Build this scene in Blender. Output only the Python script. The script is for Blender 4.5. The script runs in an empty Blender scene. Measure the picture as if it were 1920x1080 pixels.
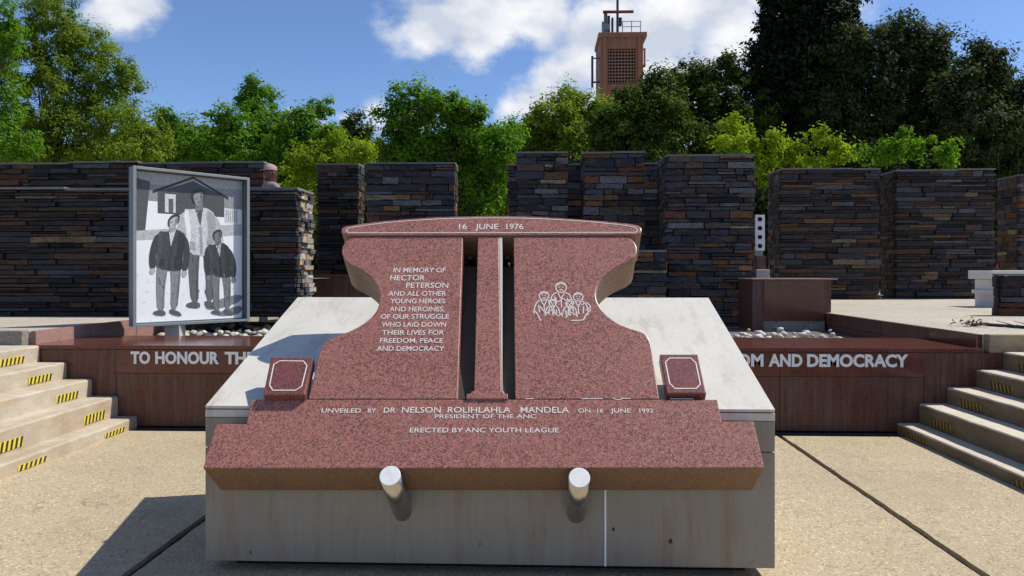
import bpy, bmesh, math, random
import numpy as np
from mathutils import Vector, Matrix, noise as mnoise
random.seed(7); RNG = np.random.default_rng(7)
S = bpy.context.scene; C = S.collection
R = math.radians

# ------------------------------------------------------------------ camera, sky, sun
F, H, HZ, YAW = 1400.0, 1.6, 510.0, math.atan(51/1400.0)     # focal length in photo pixels, eye height, horizon row, yaw
cam_d = bpy.data.cameras.new('camera'); cam = bpy.data.objects.new('camera', cam_d); C.objects.link(cam)
cam.location = (0, 0, H); cam.rotation_euler = (R(90), 0, YAW)
cam_d.sensor_width = 36; cam_d.lens = 36*F/1920; cam_d.shift_y = -30/1920; cam_d.clip_end = 3000; cam_d.clip_start = .05
S.camera = cam
SUN = Vector((.72, .18, 1.0)).normalized()
sd = bpy.data.lights.new('sun', 'SUN'); sd.energy = 5.0; sd.angle = R(.5); sd.color = (1, .955, .87)
so = bpy.data.objects.new('sun', sd); C.objects.link(so); so.rotation_euler = SUN.to_track_quat('Z', 'Y').to_euler(); so.location = (20, 5, 30)
S.view_settings.view_transform = 'Standard'; S.view_settings.look = 'None'
S.view_settings.exposure = 0.0; S.view_settings.gamma = 1; S.view_settings.use_curve_mapping = False
S.cycles.max_bounces = 8; S.cycles.transparent_max_bounces = 8

sy, cy = math.sin(YAW), math.cos(YAW)
def ray(px, py):
    u, w = (px-960)/F, (HZ-py)/F
    return Vector((u*cy - sy, u*sy + cy, w))
def at_y(px, py, Y):
    r = ray(px, py); return Vector((r.x*Y/r.y, Y, H + r.z*Y/r.y))
def at_z(px, py, Z):
    r = ray(px, py); t = (Z-H)/r.z; return Vector((r.x*t, r.y*t, Z))
def at_plane(px, py, p0, n):
    r = ray(px, py); o = Vector((0, 0, H)); t = (p0-o).dot(n)/r.dot(n); return o + r*t

W = bpy.data.worlds.new('World'); S.world = W; W.use_nodes = True
wn, wl = W.node_tree.nodes, W.node_tree.links; wn.clear()
def N(t, nodes=wn, **k):
    n = nodes.new(t)
    for a, b in k.items(): setattr(n, a, b)
    return n
def M2(op, a, b=None, nodes=wn, links=wl, clamp=False):
    n = nodes.new('ShaderNodeMath'); n.operation = op; n.use_clamp = clamp
    for i, v in enumerate((a, b)):
        if v is None: continue
        if isinstance(v, (int, float)): n.inputs[i].default_value = v
        else: links.new(v, n.inputs[i])
    return n.outputs[0]
sky = N('ShaderNodeTexSky', sky_type='NISHITA', sun_disc=False, sun_elevation=math.asin(SUN.z), sun_rotation=math.atan2(SUN.x, SUN.y), air_density=1.0, dust_density=.35, ozone_density=2.2, altitude=1500)
tc = N('ShaderNodeTexCoord')
nrm = N('ShaderNodeVectorMath', operation='NORMALIZE'); wl.new(tc.outputs['Generated'], nrm.inputs[0])
blobs = [(215,-5,75),(170,15,45),(245,25,40),(900,-10,150),(1000,10,90),(820,40,75),(900,70,75),(1020,75,50),(860,-80,160),(990,190,45),(1030,150,70),(1090,130,75),(960,205,35),
         (1150,60,110),(1260,50,150),(1360,60,150),(1240,-60,200),(1330,150,120),(1150,160,110),(1420,-60,120),(700,212,52),(730,222,34),(655,224,36),(1040,215,45),(600,238,26),(540,215,14),(1600,-420,300),(300,-420,220)]
val = None
for (bx, by, br) in blobs:
    d = ray(bx, by).normalized()
    dn = N('ShaderNodeVectorMath', operation='DISTANCE'); wl.new(nrm.outputs[0], dn.inputs[0]); dn.inputs[1].default_value = d
    v = M2('SUBTRACT', 1.0, M2('DIVIDE', dn.outputs['Value'], br/F*1.05))
    v = M2('MULTIPLY', v, max(.62, br/90.0)) if br < 60 else v
    val = v if val is None else M2('MAXIMUM', val, v)
mp = N('ShaderNodeMapping'); mp.inputs['Scale'].default_value = (1, 1, 1.5); wl.new(nrm.outputs[0], mp.inputs[0])
n1 = N('ShaderNodeTexNoise'); n1.inputs['Scale'].default_value = 9; n1.inputs['Detail'].default_value = 9; n1.inputs['Roughness'].default_value = .58; wl.new(mp.outputs[0], n1.inputs['Vector'])
n2 = N('ShaderNodeTexNoise'); n2.inputs['Scale'].default_value = 2.3; n2.inputs['Detail'].default_value = 6; wl.new(mp.outputs[0], n2.inputs['Vector'])
sep = N('ShaderNodeSeparateXYZ'); wl.new(nrm.outputs[0], sep.inputs[0])
# general cloud cover, sides and behind
gen = M2('MULTIPLY', M2('SUBTRACT', n2.outputs['Fac'], .57), 4.0)
side = M2('SUBTRACT', .55, sep.outputs['Y'], clamp=True)
msk = M2('MULTIPLY', side, 3.0, clamp=True)
gen = M2('SUBTRACT', M2('MULTIPLY', M2('ADD', gen, .75), msk), .75)
val = M2('MAXIMUM', M2('MAXIMUM', val, -0.75), gen)
val = M2('ADD', val, M2('MULTIPLY', M2('SUBTRACT', n1.outputs['Fac'], .47), 2.6))
ramp = N('ShaderNodeMapRange', interpolation_type='SMOOTHSTEP'); ramp.inputs['From Min'].default_value = .05; ramp.inputs['From Max'].default_value = .78
wl.new(val, ramp.inputs['Value'])
cshade = N('ShaderNodeTexNoise'); cshade.inputs['Scale'].default_value = 13; cshade.inputs['Detail'].default_value = 5; wl.new(mp.outputs[0], cshade.inputs['Vector'])
cr = N('ShaderNodeMix', data_type='RGBA'); wl.new(M2('MULTIPLY', M2('SUBTRACT', cshade.outputs['Fac'], .38), 3.6, clamp=True), cr.inputs['Factor'])
CLOUD = 10.3
cr.inputs['A'].default_value = (.62*CLOUD, .68*CLOUD, .80*CLOUD, 1); cr.inputs['B'].default_value = (1.02*CLOUD, 1.02*CLOUD, 1.03*CLOUD, 1)
skyt = N('ShaderNodeMix', data_type='RGBA', blend_type='MULTIPLY'); skyt.inputs['Factor'].default_value = 1
wl.new(sky.outputs[0], skyt.inputs['A']); skyt.inputs['B'].default_value = (1.22, 1.36, 1.60, 1)
cm = N('ShaderNodeMix', data_type='RGBA'); wl.new(ramp.outputs[0], cm.inputs['Factor']); wl.new(skyt.outputs['Result'], cm.inputs['A']); wl.new(cr.outputs['Result'], cm.inputs['B'])
bg = N('ShaderNodeBackground'); bg.inputs['Strength'].default_value = .095; wl.new(cm.outputs['Result'], bg.inputs['Color'])
wo = N('ShaderNodeOutputWorld'); wl.new(bg.outputs[0], wo.inputs[0])

# ------------------------------------------------------------------ helpers
def tag(o, label=None, cat=None, group=None, kind=None):
    if label: o['label'] = label
    if cat: o['category'] = cat
    if group: o['group'] = group
    if kind: o['kind'] = kind
    return o
def empty(name, loc=(0, 0, 0)):
    o = bpy.data.objects.new(name, None); C.objects.link(o); o.location = loc; o.empty_display_size = .1; return o
def link(name, me, m=None, parent=None, loc=(0, 0, 0), smooth=False):
    o = bpy.data.objects.new(name, me); C.objects.link(o); o.location = loc
    if m is not None and not me.materials:
        for q in (m if isinstance(m, (list, tuple)) else [m]): me.materials.append(q)
    if smooth: me.polygons.foreach_set('use_smooth', [True]*len(me.polygons))
    if parent is not None:
        o.parent = parent
        o.matrix_parent_inverse = Matrix.Translation(-Vector(parent.location))
    return o
def mesh(name, verts, faces):
    me = bpy.data.meshes.new(name); me.from_pydata([tuple(v) for v in verts], [], faces); me.update(); return me
def boxes(name, specs, m, parent=None, bev=0.0, kind=None):
    """specs: (x0,x1,y0,y1,z0,z1) boxes joined into one mesh"""
    bm = bmesh.new()
    for (x0, x1, y0, y1, z0, z1) in specs:
        r = bmesh.ops.create_cube(bm, size=1)
        for v in r['verts']: v.co = Vector(((x0+x1)/2+v.co.x*(x1-x0), (y0+y1)/2+v.co.y*(y1-y0), (z0+z1)/2+v.co.z*(z1-z0)))
    me = bpy.data.meshes.new(name); bm.to_mesh(me); bm.free()
    o = link(name, me, m, parent)
    if bev: bevel(o, bev)
    if kind: o['kind'] = kind
    return o
def bevel(o, w, seg=2, ang=35):
    b = o.modifiers.new('bevel', 'BEVEL'); b.width = w; b.segments = seg; b.limit_method = 'ANGLE'; b.angle_limit = R(ang); b.harden_normals = False
def prism(name, pts, n, t, m, parent=None, bev=0.004, smooth=False):
    """polygon pts (3D, planar) extruded by t along -n"""
    k = len(pts); n = Vector(n).normalized()
    a = sum(((Vector(pts[i]).cross(Vector(pts[(i+1) % k]))) for i in range(k)), Vector())
    if a.dot(n) < 0: pts = list(reversed(pts))
    v = [Vector(p) for p in pts] + [Vector(p) - n*t for p in pts]
    f = [tuple(range(k)), tuple(reversed(range(k, 2*k)))] + [(i, i+k, (i+1) % k + k, (i+1) % k) for i in range(k)]
    o = link(name, mesh(name, v, f), m, parent)
    if bev: bevel(o, bev)
    return o
def tube(bm, a, b, r0, r1, seg=8, cap=True):
    a, b = Vector(a), Vector(b); d = (b-a); L = d.length
    if L < 1e-6: return
    q = d.to_track_quat('Z', 'Y').to_matrix().to_4x4(); q.translation = (a+b)/2
    bmesh.ops.create_cone(bm, cap_ends=cap, segments=seg, radius1=r0, radius2=r1, depth=L, matrix=q)
def bm_obj(name, bm, m, parent=None, smooth=False):
    me = bpy.data.meshes.new(name); bm.to_mesh(me); bm.free(); return link(name, me, m, parent, smooth=smooth)
def smooth_closed(pts, it=2):
    for _ in range(it):
        q = []
        for i in range(len(pts)):
            a, b = pts[i], pts[(i+1) % len(pts)]
            q += [(a[0]*.75+b[0]*.25, a[1]*.75+b[1]*.25), (a[0]*.25+b[0]*.75, a[1]*.25+b[1]*.75)]
        pts = q
    return pts
def spline(pts, n=8):
    """open Catmull-Rom through pts (2D or 3D)"""
    P = [np.array(p, float) for p in pts]; P = [2*P[0]-P[1]] + P + [2*P[-1]-P[-2]]; out = []
    for i in range(1, len(P)-2):
        for j in range(n):
            t = j/n
            out.append(tuple(.5*((2*P[i]) + (-P[i-1]+P[i+1])*t + (2*P[i-1]-5*P[i]+4*P[i+1]-P[i+2])*t*t + (-P[i-1]+3*P[i]-3*P[i+1]+P[i+2])*t**3)))
    out.append(tuple(P[-2])); return out

# ------------------------------------------------------------------ materials
class MB:
    def __init__(s, name):
        s.m = bpy.data.materials.new(name); s.m.use_nodes = True; s.n = s.m.node_tree.nodes; s.l = s.m.node_tree.links
        s.p = s.n['Principled BSDF']; s.out = s.n['Material Output']; s.tc = s.n.new('ShaderNodeTexCoord'); s.co = s.tc.outputs['Object']
        s.oi = None
    def src(s, which):
        if which == 'world':
            return s.n.new('ShaderNodeNewGeometry').outputs['Position']
        return s.tc.outputs['Object']
    def noise(s, scale, detail=4, rough=.55, vec=None, stretch=None):
        t = s.n.new('ShaderNodeTexNoise'); t.inputs['Scale'].default_value = scale; t.inputs['Detail'].default_value = detail; t.inputs['Roughness'].default_value = rough
        v = vec or s.src('world')
        if stretch:
            mp = s.n.new('ShaderNodeMapping'); mp.inputs['Scale'].default_value = stretch; s.l.new(v, mp.inputs[0]); v = mp.outputs[0]
        s.l.new(v, t.inputs['Vector']); return t.outputs['Fac']
    def voro(s, scale, out='Color', vec=None, feature='F1'):
        t = s.n.new('ShaderNodeTexVoronoi'); t.feature = feature; t.inputs['Scale'].default_value = scale; s.l.new(vec or s.src('world'), t.inputs['Vector']); return t.outputs[out]
    def ramp(s, fac, stops, interp='LINEAR'):
        r = s.n.new('ShaderNodeValToRGB'); cr = r.color_ramp; cr.interpolation = interp
        while len(cr.elements) < len(stops): cr.elements.new(.5)
        for e, (p, c) in zip(cr.elements, stops):
            e.position = p; e.color = (*c, 1) if isinstance(c, tuple) else (c, c, c, 1)
        s.l.new(fac, r.inputs[0]); return r.outputs[0]
    def mix(s, f, a, b, mode='MIX'):
        x = s.n.new('ShaderNodeMix'); x.data_type = 'RGBA'; x.blend_type = mode
        for v, i in ((f, 'Factor'), (a, 'A'), (b, 'B')):
            if isinstance(v, (int, float)): x.inputs[i].default_value = v if i == 'Factor' else (v, v, v, 1)
            elif isinstance(v, tuple): x.inputs[i].default_value = (*v, 1)
            else: s.l.new(v, x.inputs[i])
        return x.outputs['Result']
    def math(s, op, a, b=None, clamp=False): return M2(op, a, b, s.n, s.l, clamp)
    def rand(s):
        if not s.oi: s.oi = s.n.new('ShaderNodeObjectInfo')
        return s.oi.outputs['Random']
    def col(s, c):
        if isinstance(c, tuple): s.p.inputs['Base Color'].default_value = (*c, 1)
        else: s.l.new(c, s.p.inputs['Base Color'])
        return s
    def set(s, rough=.6, metal=0, spec=.5):
        if isinstance(rough, (int, float)): s.p.inputs['Roughness'].default_value = rough
        else: s.l.new(rough, s.p.inputs['Roughness'])
        s.p.inputs['Metallic'].default_value = metal; s.p.inputs['Specular IOR Level'].default_value = spec; return s
    def bump(s, h, strength=.4, dist=.01):
        b = s.n.new('ShaderNodeBump'); b.inputs['Strength'].default_value = strength; b.inputs['Distance'].default_value = dist
        s.l.new(h, b.inputs['Height']); s.l.new(b.outputs[0], s.p.inputs['Normal']); return s
def flat(name, c, rough=.6, metal=0, spec=.4, var=.12, scale=6):
    b = MB(name); n = b.noise(scale, 5)
    b.col(b.mix(n, tuple(x*(1-var) for x in c), tuple(min(1, x*(1+var)) for x in c))).set(rough, metal, spec).bump(b.noise(scale*8, 3), .15, .004); return b.m

def granite(name, base, dark, light, pink, rough, scale=1.0, spec=.5, streak=0, bumps=.08):
    b = MB(name)
    v = b.voro(260*scale, 'Color'); g = b.n.new('ShaderNodeSeparateColor'); b.l.new(v, g.inputs[0])
    c = b.ramp(g.outputs[0], [(0, dark), (.17, dark), (.2, base), (.58, base), (.62, pink), (.93, pink), (.96, light), (1, light)], 'CONSTANT' if False else 'LINEAR')
    v2 = b.voro(130*scale, 'Color'); g2 = b.n.new('ShaderNodeSeparateColor'); b.l.new(v2, g2.inputs[0])
    c = b.mix(b.ramp(g2.outputs[1], [(0, 1.0), (.13, 1.0), (.17, 0.0), (1, 0.0)]), c, tuple(x*.55 for x in base))
    big = b.noise(3.0, 6, .6)
    c = b.mix(b.ramp(big, [(.35, .0), (.7, .35)]), c, tuple(min(1, x*1.25+.015) for x in base))
    if streak:
        st = b.noise(4, 5, .6, stretch=(6, 6, .35))
        c = b.mix(b.math('MULTIPLY', b.ramp(st, [(.42, .0), (.68, 1.0)]), streak), c, (.16, .12, .10))
    b.col(c).set(rough, 0, spec).bump(b.noise(220, 2), bumps, .002); return b.m
m_gran = granite('red_granite_honed', (.30, .118, .088), (.075, .05, .045), (.44, .29, .25), (.42, .165, .13), .36, .8)
m_gran_edge = granite('red_granite_edge_bounce_toned', (.22, .125, .07), (.12, .07, .04), (.3, .22, .14), (.25, .14, .085), .55, 1, .3, .5)  # brown puts shade and bounced light into the underside edges, with rust streaks
m_gran_wall = granite('dark_red_granite_polished', (.125, .034, .022), (.05, .018, .014), (.2, .08, .06), (.16, .048, .032), .15, .8, .5, .15, .03)
m_gran_low = granite('dark_red_granite_weathered', (.115, .040, .026), (.055, .022, .016), (.17, .08, .06), (.135, .05, .034), .4, .8, .3, .5, .08)
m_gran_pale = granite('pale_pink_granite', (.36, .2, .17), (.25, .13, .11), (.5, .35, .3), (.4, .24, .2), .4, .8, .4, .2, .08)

def slate(name='slate_stone', gain=1.0, pale=0):
    b = MB(name); r = b.rand()
    pal = [(.035, .038, .046), (.060, .068, .082), (.12, .135, .16), (.030, .029, .034), (.085, .072, .062), (.050, .056, .074), (.13, .085, .055), (.17, .18, .19),
           (.17, .085, .038), (.045, .038, .044), (.27, .16, .07), (.16, .06, .035), (.32, .26, .17), (.020, .020, .024), (.075, .085, .10), (.10, .075, .058)]
    pos = [0, .09, .20, .27, .36, .44, .53, .59, .64, .70, .77, .81, .84, .86, .91, .96]
    if pale: pal = [(.5, .48, .43), (.34, .33, .31), (.55, .42, .26), (.22, .22, .22), (.62, .60, .55), (.40, .30, .2), (.3, .31, .33), (.48, .46, .42), (.6, .5, .36), (.2, .18, .17), (.5, .38, .22), (.35, .22, .15), (.62, .58, .5), (.15, .15, .16), (.42, .43, .44), (.5, .45, .38)]
    c = b.ramp(r, [(p, q) for p, q in zip(pos, pal)], 'CONSTANT')
    # every stone mottled differently: shift the texture by its own random number
    off = b.n.new('ShaderNodeVectorMath'); off.operation = 'ADD'; b.l.new(b.src('world'), off.inputs[0])
    cmb = b.n.new('ShaderNodeCombineXYZ'); k = b.math('MULTIPLY', r, 91.0)
    for q in range(3): b.l.new(k, cmb.inputs[q])
    b.l.new(cmb.outputs[0], off.inputs[1]); v = off.outputs[0]
    n = b.noise(4, 6, .65, v, (1, 1, 3)); n2 = b.noise(15, 6, .72, v, (1, 1, 3.2)); n3 = b.noise(8, 5, .7, v, (1, 1, 2))
    c = b.mix(b.ramp(n, [(.5, .0), (.68, .7)]), c, (.15, .075, .035) if not pale else (.5, .36, .2))
    c = b.mix(b.ramp(n2, [(.34, .85), (.52, .0)]), c, (.012, .012, .016))
    c = b.mix(b.ramp(n3, [(.58, .0), (.74, .55)]), c, (.21, .22, .24))
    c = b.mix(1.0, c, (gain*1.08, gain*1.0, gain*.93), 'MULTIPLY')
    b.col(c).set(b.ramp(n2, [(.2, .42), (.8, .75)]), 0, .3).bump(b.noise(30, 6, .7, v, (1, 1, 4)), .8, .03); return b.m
m_slate = slate('slate_stone', 1.18); m_slate_dim = slate('dim_slate_stone', .64); m_slate_sunlit = slate('sun_toned_broken_slate', 1.0, 1)  # pale set paints sunlight onto the broken stones of one wall return
m_core = flat('dark_joint_mortar', (.010, .010, .011), .95)
m_coping = flat('slate_coping', (.19, .18, .165), .8, var=.35, scale=9)

def paving(name, c1, c2, rough=.8):
    b = MB(name)
    sp = b.voro(55, 'Distance'); v = b.voro(75, 'Color'); g = b.n.new('ShaderNodeSeparateColor'); b.l.new(v, g.inputs[0])
    c = b.mix(b.noise(1.1, 7, .62), c1, c2)
    c = b.mix(b.ramp(g.outputs[0], [(0, .65), (.11, .45), (.17, .0), (1, .0)]), c, tuple(x*.42 for x in c1))
    c = b.mix(b.ramp(g.outputs[1], [(0, .0), (.86, .0), (.92, .55), (1, .7)]), c, tuple(min(1, x*1.45) for x in c2))
    st = b.noise(2.1, 9, .72)
    c = b.mix(b.ramp(st, [(.52, .0), (.72, .5)]), c, tuple(x*.62 for x in c1))
    st2 = b.noise(7, 8, .7)
    c = b.mix(b.ramp(st2, [(.6, .0), (.75, .32)]), c, tuple(x*.45 for x in c1))
    big = b.noise(.55, 6, .6); c = b.mix(b.ramp(big, [(.42, .0), (.62, .38)]), c, tuple(x*.72 for x in c1))
    warp = b.n.new('ShaderNodeVectorMath'); warp.operation = 'ADD'; wn_ = b.n.new('ShaderNodeTexNoise'); wn_.inputs['Scale'].default_value = 2.2; wn_.inputs['Detail'].default_value = 6; b.l.new(b.src('world'), wn_.inputs['Vector']); b.l.new(wn_.outputs['Color'], warp.inputs[0]); b.l.new(b.src('world'), warp.inputs[1])
    ck = b.voro(.42, 'Distance', warp.outputs[0], 'DISTANCE_TO_EDGE'); c = b.mix(b.math('MULTIPLY', b.ramp(ck, [(0, 1.0), (.0025, .8), (.006, .0)]), b.ramp(b.noise(1.3, 3), [(.5, .0), (.6, .6)])), c, tuple(x*.3 for x in c1))
    h = b.math('ADD', b.noise(70, 4, .7), b.math('MULTIPLY', sp, .8))
    b.col(c).set(rough, 0, .25).bump(h, .55, .006); return b.m
m_pave = paving('exposed_aggregate_concrete', (.41, .325, .20), (.53, .44, .29))
m_conc = paving('weathered_step_concrete', (.42, .35, .25), (.53, .46, .35))
def stained(name, c1, c2, stain, amt):
    b = MB(name); c = b.mix(b.ramp(b.noise(1.6, 8, .68), [(.36, .0), (.62, 1.0)]), c1, c2)
    c = b.mix(b.math('MULTIPLY', b.ramp(b.noise(3.3, 9, .75, stretch=(1, .55, 2.2)), [(.47, .0), (.66, 1.0)]), amt), c, stain)
    c = b.mix(b.ramp(b.noise(38, 5, .75), [(.60, .0), (.68, .55)]), c, tuple(x*.45 for x in c1))
    c = b.mix(b.ramp(b.noise(110, 3, .7), [(.35, .22), (.65, .0)]), c, tuple(x*.5 for x in c1))
    b.col(c).set(.8, 0, .25).bump(b.noise(60, 6, .75), .5, .006); return b.m
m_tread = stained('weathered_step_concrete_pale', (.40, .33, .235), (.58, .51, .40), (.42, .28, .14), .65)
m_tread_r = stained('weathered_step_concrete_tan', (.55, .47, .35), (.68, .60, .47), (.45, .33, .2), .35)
m_riser_r = stained('shade_toned_riser_concrete', (.15, .108, .065), (.24, .18, .115), (.09, .058, .03), .6)  # shade of the right risers put into a darker concrete colour
m_yel_shade = flat('shade_toned_yellow_hazard_paint', (.34, .2, .03), .7, var=.3, scale=30)  # yellow darkened in colour to carry the shade on the right risers
m_plaza = paving('plaza_concrete', (.44, .38, .29), (.54, .48, .39))
m_conc_grey = paving('grey_stained_concrete', (.24, .21, .17), (.33, .30, .25))
m_soil = flat('dark_joint_soil', (.035, .028, .02), .95)
m_earth = flat('far_earth', (.16, .14, .09), .95, var=.4)

def steel(name, c1, c2, rust, rough):
    b = MB(name)
    st = b.noise(5, 6, .6, stretch=(9, 9, .4)); big = b.noise(1.6, 6, .6)
    c = b.mix(b.ramp(big, [(.3, .0), (.7, 1.0)]), c1, c2)
    c = b.mix(b.ramp(st, [(.3, .2), (.6, .0)]), c, tuple(x*.6 for x in c1))
    r = b.noise(3.1, 7, .65, stretch=(3.2, 1, .45))
    c = b.mix(b.math('MULTIPLY', b.ramp(r, [(.52, .0), (.72, 1.0)]), rust), c, (.22, .11, .045))
    sp = b.noise(16, 4, .7)
    c = b.mix(b.ramp(sp, [(.68, .0), (.74, .5)]), c, tuple(x*.45 for x in c1))
    b.col(c).set(b.ramp(big, [(.2, rough-.06), (.8, rough+.08)]), .0, .5).bump(b.noise(60, 3), .08, .003); return b.m
m_block = steel('weathered_cladding_shade_toned', (.25, .225, .182), (.31, .283, .235), .6, .5)  # front cladding toned down in colour for its shade; rust is real
m_block_top = steel('cast_top_sun_toned', (.56, .53, .455), (.66, .63, .55), .35, .45)  # same block, colour lightened where the sun strikes the top
m_stain = flat('rust_stained_cladding', (.2, .11, .045), .6, var=.4, scale=12)
m_steel = MB('brushed_stainless').col((.55, .54, .5)).set(.28, 1, .5).m
m_steel_cap = flat('satin_stainless_cap', (.78, .77, .74), .45, 0, .5, .18, 30)
m_frame = flat('brushed_steel_frame', (.26, .27, .26), .4, .3, var=.15)
m_frame_in = flat('grey_frame_lining', (.13, .16, .18), .5, var=.12)
m_white = flat('white_letter_enamel', (.86, .85, .82), .5, var=.05)
m_engr = flat('pale_engraving', (.74, .66, .60), .7, var=.2, scale=60)
m_yel = flat('yellow_hazard_paint', (.72, .55, .06), .6, var=.2, scale=30)
m_blk = flat('black_hazard_paint', (.03, .028, .025), .6)
m_pebble = MB('river_stone'); 
_c = m_pebble.ramp(m_pebble.rand(), [(0, (.55, .49, .40)), (.3, (.42, .38, .33)), (.5, (.62, .57, .48)), (.7, (.35, .31, .27)), (.85, (.5, .44, .33)), (1, (.65, .6, .55))], 'CONSTANT')
m_pebble = m_pebble.col(m_pebble.mix(m_pebble.noise(30, 5), _c, (.25, .22, .19), 'MULTIPLY') if False else _c).set(.75).bump(m_pebble.noise(50, 4), .3, .005).m
m_dark_hole = flat('dark_opening', (.01, .01, .01), .8)

# ------------------------------------------------------------------ text
def text_mesh(s, bold=0.0, ext=.01):
    cu = bpy.data.curves.new('t', 'FONT'); cu.body = s; cu.extrude = ext; cu.offset = bold; cu.resolution_u = 3
    o = bpy.data.objects.new('t', cu); C.objects.link(o)
    dg = bpy.context.evaluated_depsgraph_get(); me = bpy.data.meshes.new_from_object(o.evaluated_get(dg))
    bpy.data.objects.remove(o); bpy.data.curves.remove(cu); return me
def text_coords(me):
    a = np.zeros(len(me.vertices)*3); me.vertices.foreach_get('co', a); return a.reshape(-1, 3)
def place_text(s, p0, p1, top, name, m, parent, n, up, bold=0.0, lift=.002, thick=.002):
    """text s fitted from p0 to p1 (baseline), cap height |top|; n normal, up = up direction on the surface"""
    me = text_mesh(s, bold); a = text_coords(me)
    x0, x1 = a[:, 0].min(), a[:, 0].max(); hh = .72
    d = (p1-p0)
    co = [p0 + d*((v[0]-x0)/(x1-x0)) + up*(v[1]/hh*top) + n*(lift + (thick if v[2] > 0 else -thick)) for v in a]
    me.vertices.foreach_set('co', np.array([c for q in co for c in q])); me.update()
    return link(name, me, m, parent)

# ------------------------------------------------------------------ SETTING: grounds
Z1 = .96           # upper plaza level
YW = 7.55          # front face of the granite retaining wall
gnd = mesh('ground', [(-700, -700, -.12), (700, -700, -.12), (700, 900, -.12), (-700, 900, -.12)], [(0, 1, 2, 3)])
tag(link('ground', gnd, m_earth), kind='structure')
sub = boxes('paving', [(-9, 9, -6, YW-.02, -.11, -.03)], m_soil); tag(sub, kind='structure')
XJL, XJR = at_z(385, 970, 0).x, at_z(1472, 824, 0).x
slabs = [(-4.4, XJL-.03), (XJL+.03, XJR-.026), (XJR+.026, 4.0)]
for i, (a, b) in enumerate(slabs):
    ys = [(-5.9, -1.2), (-1.19, 3.2 if i != 1 else 2.9), (3.215 if i != 1 else 2.915, YW-.17)]
    for (y0, y1) in ys:
        # jagged edge along the joint, as broken concrete
        bm = bmesh.new(); n = 46; L = []; Rr = []
        for k in range(n+1):
            y = y0+(y1-y0)*k/n
            L.append((a+.006*mnoise.noise((a*9, y*7, 1))+.004*random.uniform(-1, 1), y)); Rr.append((b+.006*mnoise.noise((b*9, y*7, 2))+.004*random.uniform(-1, 1), y))
        top = []
        for k in range(n+1):
            top.append([bm.verts.new((L[k][0], L[k][1], 0)), bm.verts.new((Rr[k][0], Rr[k][1], 0)), bm.verts.new((L[k][0], L[k][1], -.06)), bm.verts.new((Rr[k][0], Rr[k][1], -.06))])
        for k in range(n):
            A, B = top[k], top[k+1]
            bm.faces.new((A[0], A[1], B[1], B[0])); bm.faces.new((A[2], A[0], B[0], B[2])); bm.faces.new((A[1], A[3], B[3], B[1]))
        bm.faces.new((top[0][0], top[0][2], top[0][3], top[0][1])); bm.faces.new((top[n][0], top[n][1], top[n][3], top[n][2]))
        bm_obj('paving_slab', bm, m_pave, sub)
# drain along the wall foot
dr = empty('drain_grate', (0, YW-.09, 0)); tag(dr, 'narrow dark metal drain grate along the foot of the red granite wall', 'drain')
boxes('channel', [(-4.25, 3.6, YW-.165, YW-.012, -.10, -.06)], m_soil, dr)
boxes('grate_bars', [(x, x+.018, YW-.16, YW-.02, -.022, -.006) for x in np.arange(-4.2, 3.55, .04)], flat('cast_iron', (.06, .055, .05), .6), dr, kind='stuff')
boxes('frame', [(-4.22, 3.57, YW-.168, YW-.158, -.03, -.003), (-4.22, 3.57, YW-.02, YW-.012, -.03, -.003)], flat('cast_iron_rim', (.09, .08, .07), .6), dr)

# terraces
XL, XR = -5.28, 4.38           # plaza edges beside the planting pit
pl = boxes('upper_plaza', [(-60, XL-.06, YW+.10, 80, -.1, Z1), (XR+.06, 60, YW+.10, 80, -.1, Z1), (XL-.06, XR+.06, 16.2, 80, -.1, Z1)], m_plaza)
tag(pl, kind='structure')
pit = boxes('planting_pit', [(XL, XR, YW+.6, 16.2, -.1, .66)], flat('pit_gravel', (.10, .09, .08), .9, var=.5, scale=40)); tag(pit, kind='structure')
# plaza surface panels on the right, broad concrete panels with dark joints
for (x0, x1, y0, y1) in [(XR+.07, 6.9, 7.66, 10.4), (6.915, 9.8, 7.66, 10.4), (XR+.07, 6.9, 10.415, 13.4), (6.915, 9.8, 10.415, 13.4), (4.9, 6.9, 13.415, 17.2), (6.915, 9.8, 13.415, 17.2), (9.815, 13, 10.415, 17.2)]:
    boxes('paving_slab', [(x0, x1, y0, y1, Z1, Z1+.012)], m_plaza, pl, bev=.004)
for (x0, x1, y0, y1) in [(-8.0, XL-.07, 7.66, 9.0), (-11, -8.015, 7.66, 9.0), (-8.0, XL-.07, 9.015, 10.3), (-11, -8.015, 9.015, 10.3)]:
    boxes('paving_slab', [(x0, x1, y0, y1, Z1, Z1+.012)], m_plaza, pl, bev=.004)

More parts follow.
